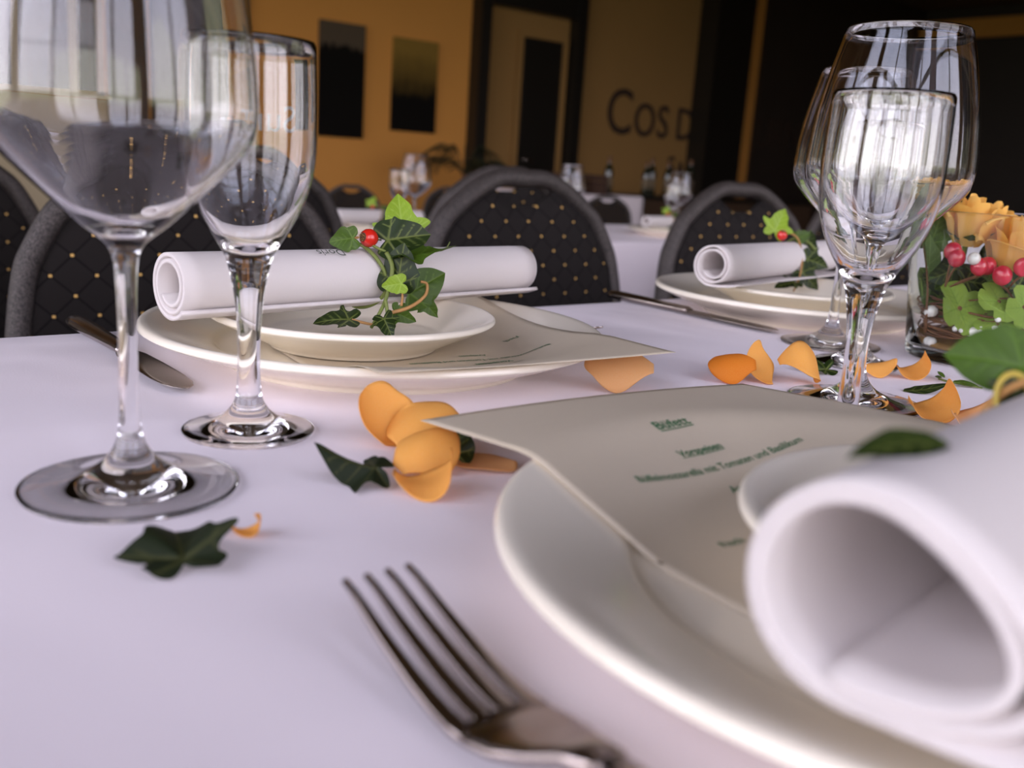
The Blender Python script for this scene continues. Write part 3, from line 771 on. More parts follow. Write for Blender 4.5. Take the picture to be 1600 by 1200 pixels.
def stem(parent, pts, r, m=None, name='stem', seg=7):
    o0 = parent.location if parent else Vector()
    p = [q - o0 for q in spline(pts, 5)]
    n = len(p); rr = r if isinstance(r, list) else [r * (1 - .35 * i / n) for i in range(n)]
    return MB().tube(p, rr, seg).obj(name, m or M_STEM, parent)
def rosehip(parent, c, r, dirn):
    g = frame(dirn, UP)
    o0 = parent.location
    mb = MB(); mb.lathe([(0, -r * 1.02), (r * .30, -r * .97), (r * .62, -r * .78), (r * .90, -r * .38), (r, .0), (r * .95, r * .35), (r * .75, r * .72), (r * .52, r * .92), (r * .46, r * .96), (0, r * .90)], 28)
    o = mb.obj('rosehip', M_HIP, parent); o.matrix_basis = Matrix.Translation(c - o0) @ g.to_4x4()
    k = MB(); k.lathe([(0, r * 1.10), (r * .20, r * 1.09), (r * .34, r * 1.02), (r * .50, r * .94), (r * .47, r * .86), (0, r * .84)], 20); cal = k.obj('calyx', M_CAL, o)
    for i in range(11):
        a = i * 2.4; q = r * .36 * math.sqrt((i + .5) / 11)
        s = MB(); s.tube([(q * math.cos(a), q * math.sin(a), r * 1.0), (q * 1.3 * math.cos(a), q * 1.3 * math.sin(a), r * 1.2)], r * .045, 5); s.obj('stamen', M_STEMO, o)
    st = MB(); st.tube([(0, 0, -r), (r * .1, 0, -r * 1.7)], r * .10, 6); st.obj('stalk', M_STEM, o)
    return o

def garland(label, loc): return thing('ivy_garland', label, 'ivy garland', loc, 0, 'ivy garlands tied round the napkins')
def vine_ring(g, ctr, R, ax, m=M_STEM, r=.0013, tilt=.004):
    b = Vector((-ax.y, ax.x, 0)); pts = []
    for i in range(25):
        a = 2 * PI * i / 24; pts.append(ctr + b * (R * math.cos(a)) + UP * (R * math.sin(a)) + ax * tilt * math.sin(a * 2 + 1))
    return stem(g, pts, [r] * (24 * 5 + 1), m)
# --- garland of the left roll
gl = garland('ivy garland with one big rosehip tied round the left napkin roll', Vector((.322, .524, TZ + .031)))
AX1 = Vector((.287, .039, 0)).normalized()
vine_ring(gl, Vector((.322, .546, TZ + .0505)), .0205, AX1)
L = lambda px, py, y, deg, size, m, kind='ivy', nrm=None, seed=0, **k: put_leaf(gl, aty(px, py, y), img_dir(deg), TOCAM if nrm is None else nrm, size * 1.18, kind, m, seed=seed, **k)
L(629, 366, .541, 96, .0285, M_LEAFL, seed=1, nrm=TOCAM + UP * .15 + CR * .1)
L(606, 375, .532, 12, .0270, M_LEAFD, 'round', seed=2, nrm=TOCAM + UP * .3, curl=-.15)
L(551, 372, .535, 188, .0150, M_LEAFM, 'round', seed=3)
L(636, 398, .523, 10, .0300, M_LEAFM, seed=4, nrm=UP + TOCAM * .45, fold=.3, curl=.3, wave=.16)
L(622, 442, .5185, 80, .0250, M_LEAFD, 'round', seed=5, nrm=TOCAM - CR * .25, curl=-.1)
L(640, 458, .5205, 30, .0265, M_LEAFM, 'round', seed=6, nrm=TOCAM + CR * .2)
L(627, 443, .5110, 188, .0125, M_LEAFL, 'round', seed=7)
L(618, 488, .5130, -25, .0135, M_LEAFM, seed=8)
L(600, 498, .5080, -70, .0150, M_LEAFD, seed=9, nrm=TOCAM + UP * .7)
L(545, 499, .5150, 186, .0210, M_LEAFD, seed=10, nrm=UP + TOCAM * .5)
L(662, 470, .5160, -50, .0135, M_LEAFM, seed=11)
stem(gl, [aty(604, 395, .528), aty(613, 420, .521), aty(602, 470, .517), aty(580, 512, .512)], .0016)
stem(gl, [aty(606, 490, .512), aty(640, 480, .508), aty(664, 462, .508), aty(667, 444, .510), aty(657, 440, .512)], .0013, M_STEMO)
stem(gl, [aty(627, 478, .510), aty(629, 462, .510), aty(626, 444, .512)], .0009, M_STEMO)
stem(gl, [aty(602, 468, .515), aty(605, 490, .512), aty(598, 505, .510)], .0013)
stem(gl, [aty(550, 500, .514), aty(590, 508, .512), aty(612, 500, .512)], .0010, M_STEMO)
stem(gl, [aty(570, 376, .537), aty(600, 392, .530), aty(640, 398, .527)], .0011)
stem(gl, [aty(688, 392, .523), aty(697, 388, .523), aty(703, 378, .523)], .0005)
rosehip(gl, aty(577, 372, .537), .0060, (TOCAM - CR * .75).normalized())
stem(gl, [aty(552, 372, .536), aty(560, 371, .537)], .0010, M_STEMO)
# --- garland of the right roll
def right_garland(label):
    g = garland(label, Vector((.862, .575, TZ + .031)))
    vine_ring(g, Vector((.868, .588, TZ + .0505)), .0205, Vector((.978, .208, 0)))
    y = .572
    P = lambda px, py, d=0: aty(px, py, y + d)
    Lr = lambda px, py, d, deg, size, m, kind='ivy', nrm=None, seed=0: put_leaf(g, P(px, py, d), img_dir(deg), TOCAM if nrm is None else nrm, size * 1.18, kind, m, seed=seed)
    Lr(1211, 360, .018, 62, .0255, M_LEAFL, 'ivy', TOCAM + UP * .1, 1)
    Lr(1258, 388, .008, 70, .0200, M_LEAFD, 'round', None, 2)
    Lr(1262, 405, -.004, -20, .0230, M_LEAFD, 'ivy', None, 5)
    Lr(1254, 425, -.006, -48, .0230, M_LEAFD, 'ivy', None, 9)
    Lr(1240, 441, -.008, 205, .0200, M_LEAFD, 'ivy', UP + TOCAM * .7, 10)
    Lr(1246, 372, .012, 20, .0140, M_LEAFM, 'round', None, 6)
    stem(g, [P(1228, 362, .014), P(1246, 372, .01), P(1253, 400, -.002), P(1250, 430, -.008), P(1240, 455, -.012)], .0012, M_STEMO)
    rosehip(g, P(1222, 368, .010), .0052, (TOCAM * .5 + UP).normalized())
    return g
gr = right_garland('ivy garland with a small rosehip on the right napkin roll')
# --- garland of the near roll
gn = garland('blurred ivy garland with a yellow stem loop at the right picture edge', Vector((.300, .110, TZ + .035)))
vine_ring(gn, Vector((.300, .106, TZ + .0545)), .0240, Vector((.990, .139, 0)), M_STEMO, .0013, .003)
put_leaf(gn, at(1478, 690, .078), img_dir(196), UP + TOCAM * .4, .022, 'oval', M_LEAFD, seed=2)
put_leaf(gn, att(1598, 572, .315), img_dir(172), TOCAM + UP * .35 + CR * .1, .0300, 'round', M_LEAFN, seed=6, curl=-.2)
put_leaf(gn, att(1592, 612, .300), img_dir(235), TOCAM + UP * .2, .0190, 'ivy', M_LEAFD, seed=5)
put_leaf(gn, att(1612, 640, .295), img_dir(250), TOCAM + CR * .3, .0200, 'ivy', M_LEAFD, seed=9)
lp = [att(1583 + 27 * math.cos(a * PI / 8), 622 - 38 * math.sin(a * PI / 8), .292) for a in range(-3, 11)]
stem(gn, lp, .0013, mat('yellow_stem', (.45, .34, .05), .5))
stem(gn, [att(1640, 600, .292), att(1610, 632, .292), att(1580, 665, .292), att(1550, 690, .285)], .0014, M_STEMO)

# --- ivy leaves strewn on the cloth
def table_leaf(label, px, py, deg, size, kind, m, nrm, fold, curl, wave, seed, z=.004):
    p = at(px, py, 0); d = img_dir(deg); n = Vector(nrm).normalized()
    me = leaf_mesh(kind, m, fold, curl, wave, seed)
    o = add('ivy_leaf', me); d = Vector((d.x, d.y, 0)) if abs(n.z) > .99 else d
    M = frame(n, d).to_4x4() @ Matrix.Diagonal((size, size, size, 1))
    zmin = min((M @ v.co).z for v in me.vertices)
    o.matrix_basis = Matrix.Translation(Vector((p.x, p.y, TZ - zmin + .0002))) @ M
    return tag(o, label, 'ivy leaf', 'ivy leaves strewn on the cloth')
T2C = Vector((-CF.x, -CF.y, 0)).normalized()
table_leaf('dark ivy leaf lying nearest the wine glass foot, lower left', 286, 893, 100, .033, 'ivy', M_LEAFB, UP + T2C * .30, .20, -.55, .16, 21)
table_leaf('curled dark ivy leaf left of the apricot petals', 585, 757, 176, .027, 'ivy', M_LEAFB, UP + T2C * .22, -.30, .35, .22, 22)
table_leaf('small black green leaf beside the menu corner and the apricot petals', 712, 722, 80, .018, 'round', M_LEAFD, UP * .6 + T2C, .1, -.2, .08, 23)
table_leaf('flat dark leaf lying between the petals before the vase', 1412, 612, 8, .030, 'oval', M_LEAFD, UP + T2C * .15, .25, .2, .10, 24)
table_leaf('dark leaf half hidden behind the thick flute stem', 1290, 583, 175, .022, 'ivy', M_LEAFD, UP + T2C * .4, .2, .2, .15, 25)
tw = thing('leafy_twig', 'tiny green twig lying in front of the vase', 'twig', at(1495, 600, 0))
stem(tw, [at(1467, 592, .001), at(1490, 598, .0025), at(1535, 606, .001)], .0008, M_STEM)
put_leaf(tw, at(1476, 590, .002), img_dir(110), TOCAM + UP, .007, 'oval', M_LEAFM)
put_leaf(tw, at(1490, 597, .003), img_dir(-10), UP + TOCAM * .3, .018, 'oval', M_LEAFM)
put_leaf(tw, at(1472, 590, .002), img_dir(160), TOCAM + UP, .005, 'oval', M_LEAFD)

# ================================================================== petals
def petal_mesh(m, W=.8, cup=.5, curl=.4, roll=0, seed=0, tipc=0):
    rnd = random.Random(seed); NU, NV = 12, 14; vs = []; fs = []
    a1, a2 = rnd.uniform(0, 6), rnd.uniform(0, 6)
    for k in (0, 1):
        for i in range(NU + 1):
            for j in range(NV + 1):
                u = -1 + 2 * i / NU; v = j / NV
                w = .5 * W * math.sin(PI * min(1, .10 + .78 * v)) ** .62 * (.45 + .55 * smoothstep(0, .6, v))
                x = u * w; y = v - .15 * u * u * v
                # bend across (cup) and along (curl)
                tx = x * cup * 2.2; X = (math.sin(tx) / (cup * 2.2)) if abs(cup) > .01 else x; Z = (1 - math.cos(tx)) / (cup * 2.2) if abs(cup) > .01 else 0
                ty = (y - .35) * curl * 2.0; Y = math.sin(ty) / (curl * 2.0) if abs(curl) > .01 else y - .35; Z += (1 - math.cos(ty)) / (curl * 2.0) if abs(curl) > .01 else 0
                Z += tipc * smoothstep(.75, 1, v) + .03 * math.sin(3 * u + a1) * v + .025 * math.sin(5 * v + a2) * u
                vs.append((X, Y, Z - k * .012))
    N = (NU + 1) * (NV + 1); ix = lambda i, j: i * (NV + 1) + j
    for i in range(NU):
        for j in range(NV):
            q = (ix(i, j), ix(i + 1, j), ix(i + 1, j + 1), ix(i, j + 1)); fs.append(q); fs.append(tuple(N + t for t in q[::-1]))
    for i in range(NU): fs.append((ix(i, 0), N + ix(i, 0), N + ix(i + 1, 0), ix(i + 1, 0))); fs.append((ix(i, NV), ix(i + 1, NV), N + ix(i + 1, NV), N + ix(i, NV)))
    for j in range(NV): fs.append((ix(0, j), ix(0, j + 1), N + ix(0, j + 1), N + ix(0, j))); fs.append((ix(NU, j), N + ix(NU, j), N + ix(NU, j + 1), ix(NU, j + 1)))
    return make_mesh('rose_petal', vs, fs, m)
def petal(label, px, py, deg, size, m, W, cup, curl, tilt=(0, 0), seed=0, lift=0, tipc=0):
    """deg: direction of the petal tip seen from above, counted from the picture's right"""
    p = at(px, py, 0); me = petal_mesh(m, W, cup, curl, 0, seed, tipc); o = add('rose_petal', me)
    base = math.atan2(CR.y, CR.x) + R_(deg) - PI / 2
    M = Matrix.Rotation(base, 4, 'Z') @ Matrix.Rotation(R_(tilt[0]), 4, 'X') @ Matrix.Rotation(R_(tilt[1]), 4, 'Y') @ Matrix.Diagonal((size, size, size, 1))
    zmin = min((M @ v.co).z for v in me.vertices)
    o.matrix_basis = Matrix.Translation(Vector((p.x, p.y, TZ - zmin + .0003 + lift))) @ M
    return tag(o, label, 'rose petal', 'rose petals strewn on the cloth')
petal('apricot petal standing up at the back left of the petal heap', 598, 692, 120, .033, M_PETAL, 1.05, .9, .5, (46, 8), 1)
petal('broad apricot petal arching over the top of the petal heap', 655, 712, 78, .036, M_PETAL, 1.25, -.7, -.5, (40, 0), 2, .001)
petal('folded apricot petal in the middle of the petal heap', 650, 742, 40, .033, M_PETAL, 1.0, -.9, -.5, (30, 22), 3, .001)
petal('small cupped apricot petal at the front of the petal heap', 657, 770, 0, .038, M_PETAL, .62, .3, 1.55, (0, 14), 4)
petal('flat peach petal half under the near menu card', 735, 724, -25, .034, M_PETALP, .8, .1, .1, (0, 0), 5)
petal('single folded apricot petal alone behind the near menu card', 980, 613, 176, .042, M_PETALP, .95, -1.0, -.3, (4, -38), 6)
petal('deep orange petal behind the far corner of the near menu', 1152, 599, 180, .032, M_PETALO, 1.0, -.9, -.5, (0, -36), 7)
petal('narrow apricot petal standing beside the deep orange petal', 1187, 596, 115, .034, M_PETAL, .65, .8, .8, (42, 0), 8)
petal('apricot petal arched like a bridge left of the thick flute stem', 1245, 600, 0, .044, M_PETAL, .75, -.3, -1.5, (0, 30), 9)
petal('tiny apricot petal scrap touching the wine glass foot', 1250, 627, 20, .014, M_PETAL, .9, -.6, -.4, (0, 0), 10)
petal('small crumpled yellow petal behind the wine glass stem', 1362, 588, 10, .028, M_PETAL, .6, -.4, .8, (0, 25), 11)
petal('cupped apricot petal just in front of the vase', 1418, 590, 3, .037, M_PETAL, .62, .2, 1.75, (0, 12), 12)
petal('cupped apricot petal with two raised tips right of the wine glass', 1446, 653, 5, .044, M_PETAL, .72, .2, 1.8, (0, 10), 13)
petal('peach petal partly hidden by the ivy of the nearest napkin', 1514, 672, 8, .042, M_PETALP, .75, .25, 1.5, (0, 14), 14)
petal('tiny curled yellow petal shred behind the lower left ivy leaf', 384, 836, 8, .019, M_PETAL, .34, .6, 1.9, (0, 20), 15)

# ================================================================== centrepiece
VX, VY, VH = .757, .342, .115
vase_prof = [(0, .001), (.046, .0005), (.0492, .0015), (.0500, .004), (.0545, .05), (.0618, VH - .001), (.0614, VH), (.0604, VH), (.0600, VH - .001), (.0527, .05), (.0484, .0105), (.044, .009), (0, .0088)]
v = MB().lathe(vase_prof, 72).obj('glass_vase', M_VGLASS, loc=(VX, VY, TZ + .0002)); tag(v, 'clear conical glass vase filled with roses at the right edge', 'vase')
vz = lambda z: TZ + .009 + z
def vpt(px, py, off=0.0):
    """a point inside the vase: off = distance towards the camera from the vase axis"""
    d = ray(px, py); dh = Vector((d.x, d.y)); c = Vector((VX, VY)); t = c.dot(dh) / dh.dot(dh) - off / dh.length
    return CAM + d * t
def rose(label, c, R, tilt, seed):
    t = thing('rose', label, 'rose', c, 0, 'yellow roses in the vase'); rnd = random.Random(seed)
    g = frame(tilt, Vector((0, 1, .1)))
    n = 14
    for i in range(n):
        f = i / n; r = R * (.12 + .66 * f); a = i * 2.399 + seed; hgt = R * (1.55 - .48 * f); flare = .12 + .88 * f ** 1.6
        NU, NV = 12, 10; vs = []; fs = []
        span = (2.0 - .75 * f)
        for iu in range(NU + 1):
            for iv in range(NV + 1):
                u = -1 + 2 * iu / NU; q = iv / NV
                an = a + u * span / 2 * (.35 + .65 * math.sin(PI * min(1, .2 + .45 * q)))
                bulge = r * (.35 + .75 * math.sin(PI * (.08 + .52 * q))) + R * .30 * flare * smoothstep(.62, 1, q) * (1 + .12 * math.sin(3 * u + i))
                z = hgt * q - R * .75 - R * .13 * u ** 4 * q - R * .34 * flare * smoothstep(.80, 1.05, q)
                vs.append(g @ Vector((bulge * math.cos(an), bulge * math.sin(an), z)))
        for iu in range(NU):
            for iv in range(NV): b = iu * (NV + 1) + iv; fs.append((b, b + NV + 1, b + NV + 2, b + 1))
        add('petal', make_mesh('petal', vs, fs, M_ROSE), t)
    MB().tube([g @ Vector((0, 0, -R * .7)), g @ Vector((0, 0, -R * 1.3)), g @ Vector((.002, 0, -R * 1.9))], .0022, 7).obj('stem', M_STEM, t)
    for k in range(5):
        d = g @ Vector((math.cos(k * 1.257), math.sin(k * 1.257), -.1)); o = add('sepal', leaf_mesh('oval', M_LEAFM, .2, .3, .05, 3), t)
        o.matrix_basis = Matrix.Translation(g @ Vector((0, 0, -R * .72))) @ frame(g @ Vector((0, 0, 1)) - d * .4, d).to_4x4() @ Matrix.Diagonal((R * .8, R * .8, R * .8, 1))
    return t
rose('yellow rose bloom rising above the vase rim, left of the other rose', vpt(1517, 346, .014), .0270, (UP + TOCAM * .12).normalized(), 1)
rose('wide yellow rose bloom pressed against the right side of the vase', vpt(1592, 385, .018), .0300, (UP * .8 + TOCAM * .25).normalized(), 2)
rose('yellow rose bloom at the back left of the vase', vpt(1472, 338, -.020), .0240, Vector((-.25, .1, 1)), 3)
rose('yellow rose bloom deep in the middle of the vase', vpt(1552, 352, -.024), .0250, UP, 4)
def floret(label, c, R, nrm, seed):
    t = thing('hydrangea_floret', label, 'flower', c, 0, 'green hydrangea florets'); rnd = random.Random(seed); n = Vector(nrm).normalized()
    u = n.orthogonal().normalized(); w_ = n.cross(u)
    for k in range(4):
        a = k * PI / 2 + seed; d = u * math.cos(a) + w_ * math.sin(a)
        o = add('petal', leaf_mesh('petal', M_HYD, .05, -.15, .05, seed + k), t); s_ = R * 1.12
        o.matrix_basis = Matrix.Translation(n * .0003 * k) @ frame(n, d).to_4x4() @ Matrix.Diagonal((s_, s_, s_, 1))
    MB().sphere((0, 0, 0), R * .10, 10, 6).obj('flower_centre', M_TWIG, t)
    return t
floret('flat lime green hydrangea floret facing us low in the vase', vpt(1499, 482, .045), .0200, TOCAM + UP * .25, 1)
floret('pale green hydrangea floret right of the flat one in the vase', vpt(1560, 472, .042), .0170, TOCAM + UP * .7 + CR * .4, 2)
floret('small green hydrangea floret at the bottom right of the vase', vpt(1558, 508, .042), .0150, TOCAM + UP * .9 - CR * .3, 3)
floret('green hydrangea floret at the right vase edge', vpt(1598, 480, .040), .0150, TOCAM + CR * .6, 4)
def berries(label, pts, base, r):
    t = thing('berry_sprig', label, 'berry sprig', base, 0, 'red berry sprigs in the vase')
    for p in pts:
        o = MB().sphere((0, 0, 0), r, 18, 12, 1.08).obj('berry', M_BERRY, t); o.location = p - base
        k = add('calyx', leaf_mesh('oval', M_LEAFM, .3, .4, .0, 4), o); k.matrix_basis = Matrix.Translation((0, 0, -r * .9)) @ frame(Vector((.3, -.3, 1)), Vector((.6, -.6, -.3))).to_4x4() @ Matrix.Diagonal((r * 1.3, r * 1.3, r * 1.3, 1))
        stem(t, [p - UP * r, (p + base) / 2 - UP * .002, base], .0009, M_TWIG)
    return t
berries('pair of red berries on a forked brown twig at the left of the vase', [vpt(1489, 394, .038), vpt(1495, 404, .042)], vpt(1476, 450, .040), .0063)
berries('two red berries touching each other in the middle of the vase', [vpt(1530, 418, .042), vpt(1543, 417, .036)], vpt(1478, 452, .038), .0062)
berries('single round red berry in front of the right rose', [vpt(1566, 431, .045)], vpt(1585, 470, .035), .0068)
berries('red berry at the right picture edge', [vpt(1598, 418, .045)], vpt(1575, 452, .040), .0064)
def branch(label, pts, leaves):
    t = thing('leafy_branch', label, 'branch', pts[0], 0, 'leafy branches in the vase')
    stem(t, pts, .0014, M_TWIG)
    for p, deg, size, m, kind, nr in leaves: put_leaf(t, p, img_dir(deg), nr, size, kind, m, seed=int(size * 1000) % 7)
    return t
branch('upright twig with grey green oval leaves at the left inside the vase', [vpt(1446, 520, .030), vpt(1448, 460, .034), vpt(1440, 420, .034), vpt(1432, 385, .030)],
       [(vpt(1448, 440, .036), 82, .036, M_SAGE, 'oval', TOCAM), (vpt(1440, 430, .034), 110, .030, M_SAGE, 'oval', TOCAM + CR * .3), (vpt(1432, 470, .030), 60, .024, M_SAGE, 'oval', TOCAM), (vpt(1462, 452, .036), 30, .024, M_LEAFM, 'oval', TOCAM + UP * .5), (vpt(1436, 462, .030), 130, .020, M_HYD, 'oval', TOCAM), (vpt(1455, 382, .020), 70, .026, M_LEAFM, 'round', TOCAM)])
branch('dark leaved branch behind the berries in the vase', [vpt(1500, 520, .010), vpt(1505, 450, .018), vpt(1500, 410, .02)],
       [(vpt(1500, 420, .028), 200, .028, M_LEAFD, 'round', TOCAM), (vpt(1510, 440, .030), -10, .030, M_LEAFD, 'round', TOCAM + UP * .3), (vpt(1545, 440, .028), 10, .028, M_LEAFM, 'round', TOCAM), (vpt(1480, 440, .026), 170, .024, M_LEAFD, 'round', TOCAM), (vpt(1590, 450, .026), 60, .030, M_LEAFD, 'round', TOCAM), (vpt(1470, 470, .020), 120, .034, M_LEAFM, 'round', TOCAM), (vpt(1520, 490, .012), 40, .036, M_LEAFD, 'round', TOCAM), (vpt(1560, 490, .012), 80, .034, M_LEAFM, 'round', TOCAM), (vpt(1470, 500, .024), 60, .026, M_SAGE, 'oval', TOCAM), (vpt(1550, 440, .010), 90, .034, M_LEAFD, 'round', TOCAM)])
branch('bright green leaf spray beside the lime floret in the vase', [vpt(1540, 530, .02), vpt(1545, 480, .03), vpt(1560, 460, .036)],
       [(vpt(1535, 475, .040), 25, .030, M_LEAFM, 'oval', TOCAM + UP * .4), (vpt(1545, 465, .038), -15, .028, M_SAGE, 'oval', TOCAM + UP), (vpt(1560, 495, .040), 5, .026, M_HYD, 'oval', TOCAM + UP * .6)])
# coiled twig nest and amber floor of the vase
nest = thing('twig_nest', 'coil of thin brown twigs on the bottom of the vase', 'twig nest', (VX, VY, TZ + .012))
rnd = random.Random(5)
for k in range(70):
    a0 = rnd.uniform(0, 2 * PI); z0 = rnd.uniform(.004, .034); rr = rnd.uniform(.034, .0455); span = rnd.uniform(1.2, 3.0); dz = rnd.uniform(-.012, .012)
    pts = [Vector(((rr + .0015 * math.sin(7 * q + k)) * math.cos(a0 + span * q), (rr + .0015 * math.sin(7 * q + k)) * math.sin(a0 + span * q), max(.0015, z0 + dz * q + .002 * math.sin(9 * q + k)))) for q in [i / 10 for i in range(11)]]
    MB().tube(pts, rnd.uniform(.0005, .0010), 5).obj('twig', M_TWIG, nest)
f_ = MB().lathe([(0, 0), (.044, 0), (.046, .0015), (.0462, .003), (.040, .004), (.020, .005), (0, .005)], 40).obj('moss_pad', M_SAND, loc=(VX, VY, TZ + .0098)); tag(f_, 'amber brown pad lying on the vase bottom under the twigs', 'moss pad')
# strings of pearls
pw = thing('pearl_string', 'string of white pearls curving along the vase bottom', 'pearls', vpt(1530, 520, .045))
wire = []
for (px, py, r) in ((1434, 486, .0048), (1428, 488, .0038), (1424, 536, .0036), (1438, 542, .0036), (1488, 515, .0022), (1500, 517, .0022), (1518, 521, .0042), (1532, 517, .0036), (1536, 526, .0040), (1556, 520, .0044), (1562, 500, .0024), (1575, 525, .0036), (1522, 405, .0046)):
    p = vpt(px, py, .0500 if px > 1450 else .038) if py > 410 else vpt(px, py, .046)
    d_ = Vector((p.x - VX, p.y - VY)); lim = interp([(.0, .0470), (.012, .0478), (.05, .0520), (VH, .0593)], p.z - TZ) - r - .0006
    if d_.length > lim: d_ *= lim / d_.length
    p = Vector((VX + d_.x, VY + d_.y, max(p.z, TZ + .0102 + r)))
    o = MB().sphere((0, 0, 0), r, 16, 10).obj('pearl', M_PEARL, pw); o.location = p - pw.location
    if px > 1480 and py > 480: wire.append(p)
stem(pw, wire, .0003, M_STEEL, 'wire')

# ================================================================== second table, laid like the first
S2 = [(.82, 'far left'), (1.345, 'left'), (1.96, 'middle'), (2.50, 'right')]
where = {.82: 'on the second table, behind the champagne flute', 1.345: 'on the second table, left of the middle chair', 1.96: 'on the second table, behind the middle chair', 2.50: 'on the second table, between the middle and right chairs'}
for x, _ in S2:
    y = 2.21; wh = where[x]
    tag(add('dinner_plate', ME_PLATE, None, (x, y, T2)), 'blurred dinner plate ' + wh, 'plate', 'dinner plates')
    tag(add('side_plate', ME_SMALL, None, (x, y, T2 + .0077)), 'blurred small plate ' + wh, 'plate', 'side plates')
    o = add('napkin_roll', n1.data, None, (x - .13, y - .005, T2 + .0306 + .0185), (0, 0, .13)); tag(o, 'blurred white napkin roll ' + wh, 'napkin', 'rolled white napkins')
    g = copy_tree(gr); g.location = Vector((x + .02, y - .002, T2 + .0305)); g['label'] = 'blurred ivy garland ' + wh
    wine_glass(x + .225, y + .17, T2, 'blurred wine glass ' + wh); flute(x + .148, y + .135, T2, 'blurred champagne flute ' + wh)

# ================================================================== buffet, palm
M_BOT = mat('bottle_green', (.012, .016, .008), .12, coat=.5); M_LAB = mat('bottle_label', (.16, .12, .07), .7); M_CRATE = mat('crate_wood', (.05, .022, .012), .7)
def bottle(x, y, s, label):
    t = thing('wine_bottle', label, 'bottle', (x, y, TB), 0, 'bottles below the sign')
    MB().lathe([(0, .004), (.03 * s, .001), (.037 * s, .004), (.038 * s, .02), (.038 * s, .19 * s), (.034 * s, .215 * s), (.018 * s, .245 * s), (.0145 * s, .26 * s), (.0145 * s, .30 * s), (.0165 * s, .302 * s), (.0165 * s, .312 * s), (.0125 * s, .314 * s), (0, .314 * s)], 20).obj('bottle_body', M_BOT, t)
    MB().lathe([(.0384 * s, .06), (.0386 * s, .06), (.0386 * s, .15), (.0384 * s, .15)], 20).obj('bottle_label', M_LAB, t)
    MB().lathe([(0, .316 * s), (.0158 * s, .3155 * s), (.0162 * s, .27 * s), (.0155 * s, .27 * s)], 14).obj('capsule', M_TWIG, t)
for x, y, s, lb in ((5.88, 5.95, 1.0, 'dark wine bottle beside the crates on the far buffet'), (6.42, 6.02, .95, 'leftmost of three dark bottles grouped on the sideboard'), (6.52, 6.05, 1.05, 'middle of three dark bottles grouped on the sideboard'), (6.66, 5.98, 1.0, 'rightmost of three dark bottles grouped on the sideboard'), (6.98, 6.0, 1.1, 'dark bottle by the broad black post on the sideboard')): bottle(x, y, s, lb)
sb = thing('sideboard', 'dark sideboard with bottles standing on it below the sign', 'sideboard', (7.5, 6.15, LOW))
MB().box((-1.35, -.24, .06), (1.35, .24, TB - LOW - .03)).obj('cabinet_body', M_WOOD, sb, smooth=False)
MB().box((-1.38, -.27, TB - LOW - .03), (1.38, .27, TB - LOW)).obj('worktop', M_BLACK, sb, smooth=False)
MB().box((-1.30, -.20, 0), (1.30, .20, .06)).obj('plinth', M_BLACK, sb, smooth=False)
for k in range(4):
    d_ = MB().box((-1.32 + .665 * k, -.258, .09), (-1.32 + .665 * k + .645, -.24, TB - LOW - .05)).obj('cabinet_door', M_WOOD, sb, smooth=False)
    MB().tube([(-1.32 + .665 * k + .60, -.275, .40), (-1.32 + .665 * k + .60, -.275, .52)], .006).obj('handle', M_STEEL, d_)
def crate(x, y, w, h, lb):
    t = thing('wine_crate', lb, 'crate', (x, y, TB), 0, 'wooden crates on the buffet')
    for k in range(3):
        z0 = h * k / 3 + .003; z1 = h * (k + 1) / 3 - .003
        for sy in (-1, 1): MB().box((-w / 2, sy * .09 - .006, z0), (w / 2, sy * .09 + .006, z1)).obj('slat', M_CRATE, t, smooth=False)
        for sx in (-1, 1): MB().box((sx * w / 2 - .006, -.084, z0), (sx * w / 2 + .006, .084, z1)).obj('slat', M_CRATE, t, smooth=False)
    MB().box((-w / 2 + .006, -.084, .0), (w / 2 - .006, .084, .012)).obj('bottom_board', M_CRATE, t, smooth=False)
crate(5.30, 5.9, .22, .16, 'dark wooden crate at the left end of the far buffet'); crate(5.66, 5.9, .16, .16, 'dark wooden crate next to the single bottle on the buffet')
pc = aty(725, 262, 7.0)
palm = thing('potted_palm', 'dark potted palm with drooping fronds in front of the ochre wall', 'plant', (pc.x, pc.y, LOW))
hz = pc.z - LOW
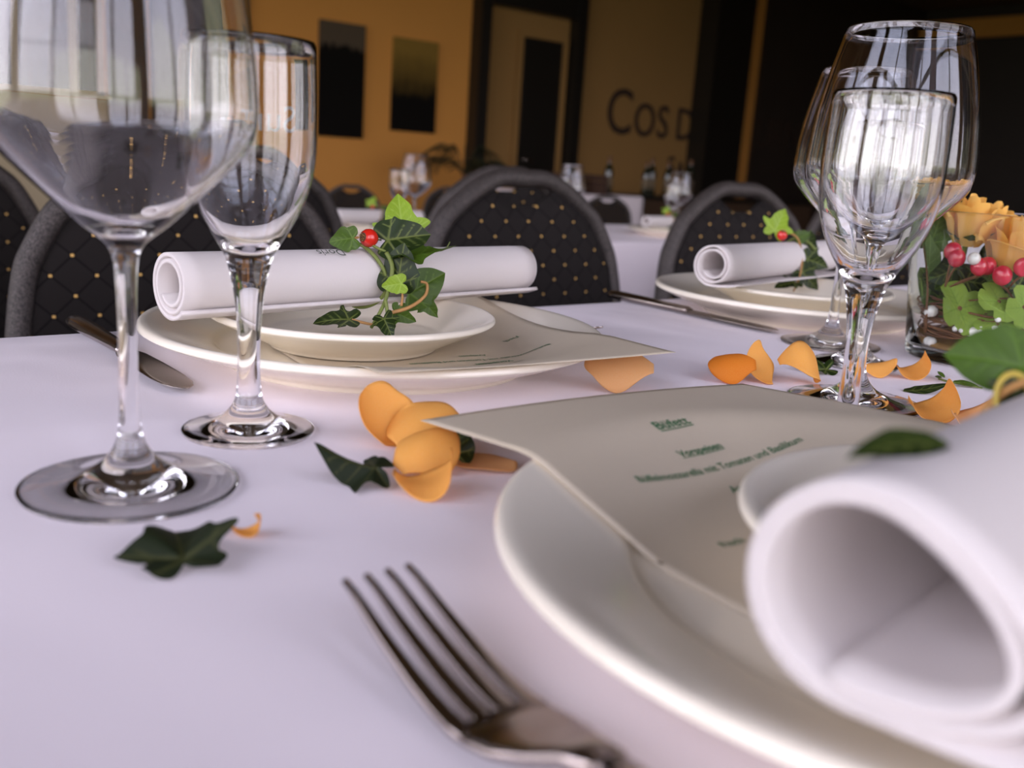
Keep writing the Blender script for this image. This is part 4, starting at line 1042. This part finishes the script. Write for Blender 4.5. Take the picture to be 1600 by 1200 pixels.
MB().lathe([(0, 0), (.13, 0), (.17, .28), (.185, .30), (.17, .31), (.16, .28), (0, .27)], 24).obj('plant_pot', M_BLACK, palm)
MB().tube(spline([(0, 0, .2), (.03, .0, .5), (0, 0, hz - .05)], 5), .022, 8).obj('trunk', M_TWIG, palm)
M_PALM = mat('palm_green', (.018, .026, .010), .6)
for k in range(11):
    a = k * 2.399; ln = .34 + .10 * math.sin(k * 1.7); rise = .16 + .10 * math.cos(k * 2.1)
    d = Vector((math.cos(a), math.sin(a), 0)); mb = MB()
    pts = spline([Vector((0, 0, hz - .06)), d * ln * .4 + UP * (hz + rise * .7), d * ln * .8 + UP * (hz + rise * .55), d * ln * 1.2 + UP * (hz - .06)], 6)
    mb.tube(pts, .004, 5); sd = Vector((-d.y, d.x, 0))
    for i in range(3, len(pts)):
        for s in (-1, 1):
            p = pts[i]; L_ = .15 * math.sin(PI * (i / len(pts)) ** .8) + .03; e = p + sd * s * L_ * .8 + d * L_ * .5 - UP * L_ * .45; wv = d * .006
            mb.add([p - wv, p + wv, (p + e) / 2 + wv * 1.3, e, (p + e) / 2 - wv * 1.3], [(0, 1, 2, 3, 4)])
    mb.obj('frond', M_PALM, palm)

# flowers press against the inside of the glass: keep every point within the vase
bpy.context.view_layer.update()
def vase_r(z): return interp([(.0, .0470), (.012, .0478), (.05, .0520), (VH, .0593)], z) - .0008
def squeeze(o):
    if o.type == 'MESH':
        me = o.data.copy(); o.data = me; mw = o.matrix_world; iv = mw.inverted()
        for v in me.vertices:
            p = mw @ v.co; z = p.z - TZ
            if z > VH: continue
            d = Vector((p.x - VX, p.y - VY)); r = d.length; lim = vase_r(z)
            zz = max(p.z, TZ + .0100)
            if r > lim or zz != p.z:
                if r > lim: d *= (lim - .0002 * min(5, (r - lim) / .002)) / r
                v.co = iv @ Vector((VX + d.x, VY + d.y, zz))
    for c in o.children: squeeze(c)
for o in [o for o in COL.objects if o.parent is None and o.name.split('.')[0] in ('rose', 'hydrangea_floret', 'berry_sprig', 'leafy_branch', 'twig_nest')]: squeeze(o)
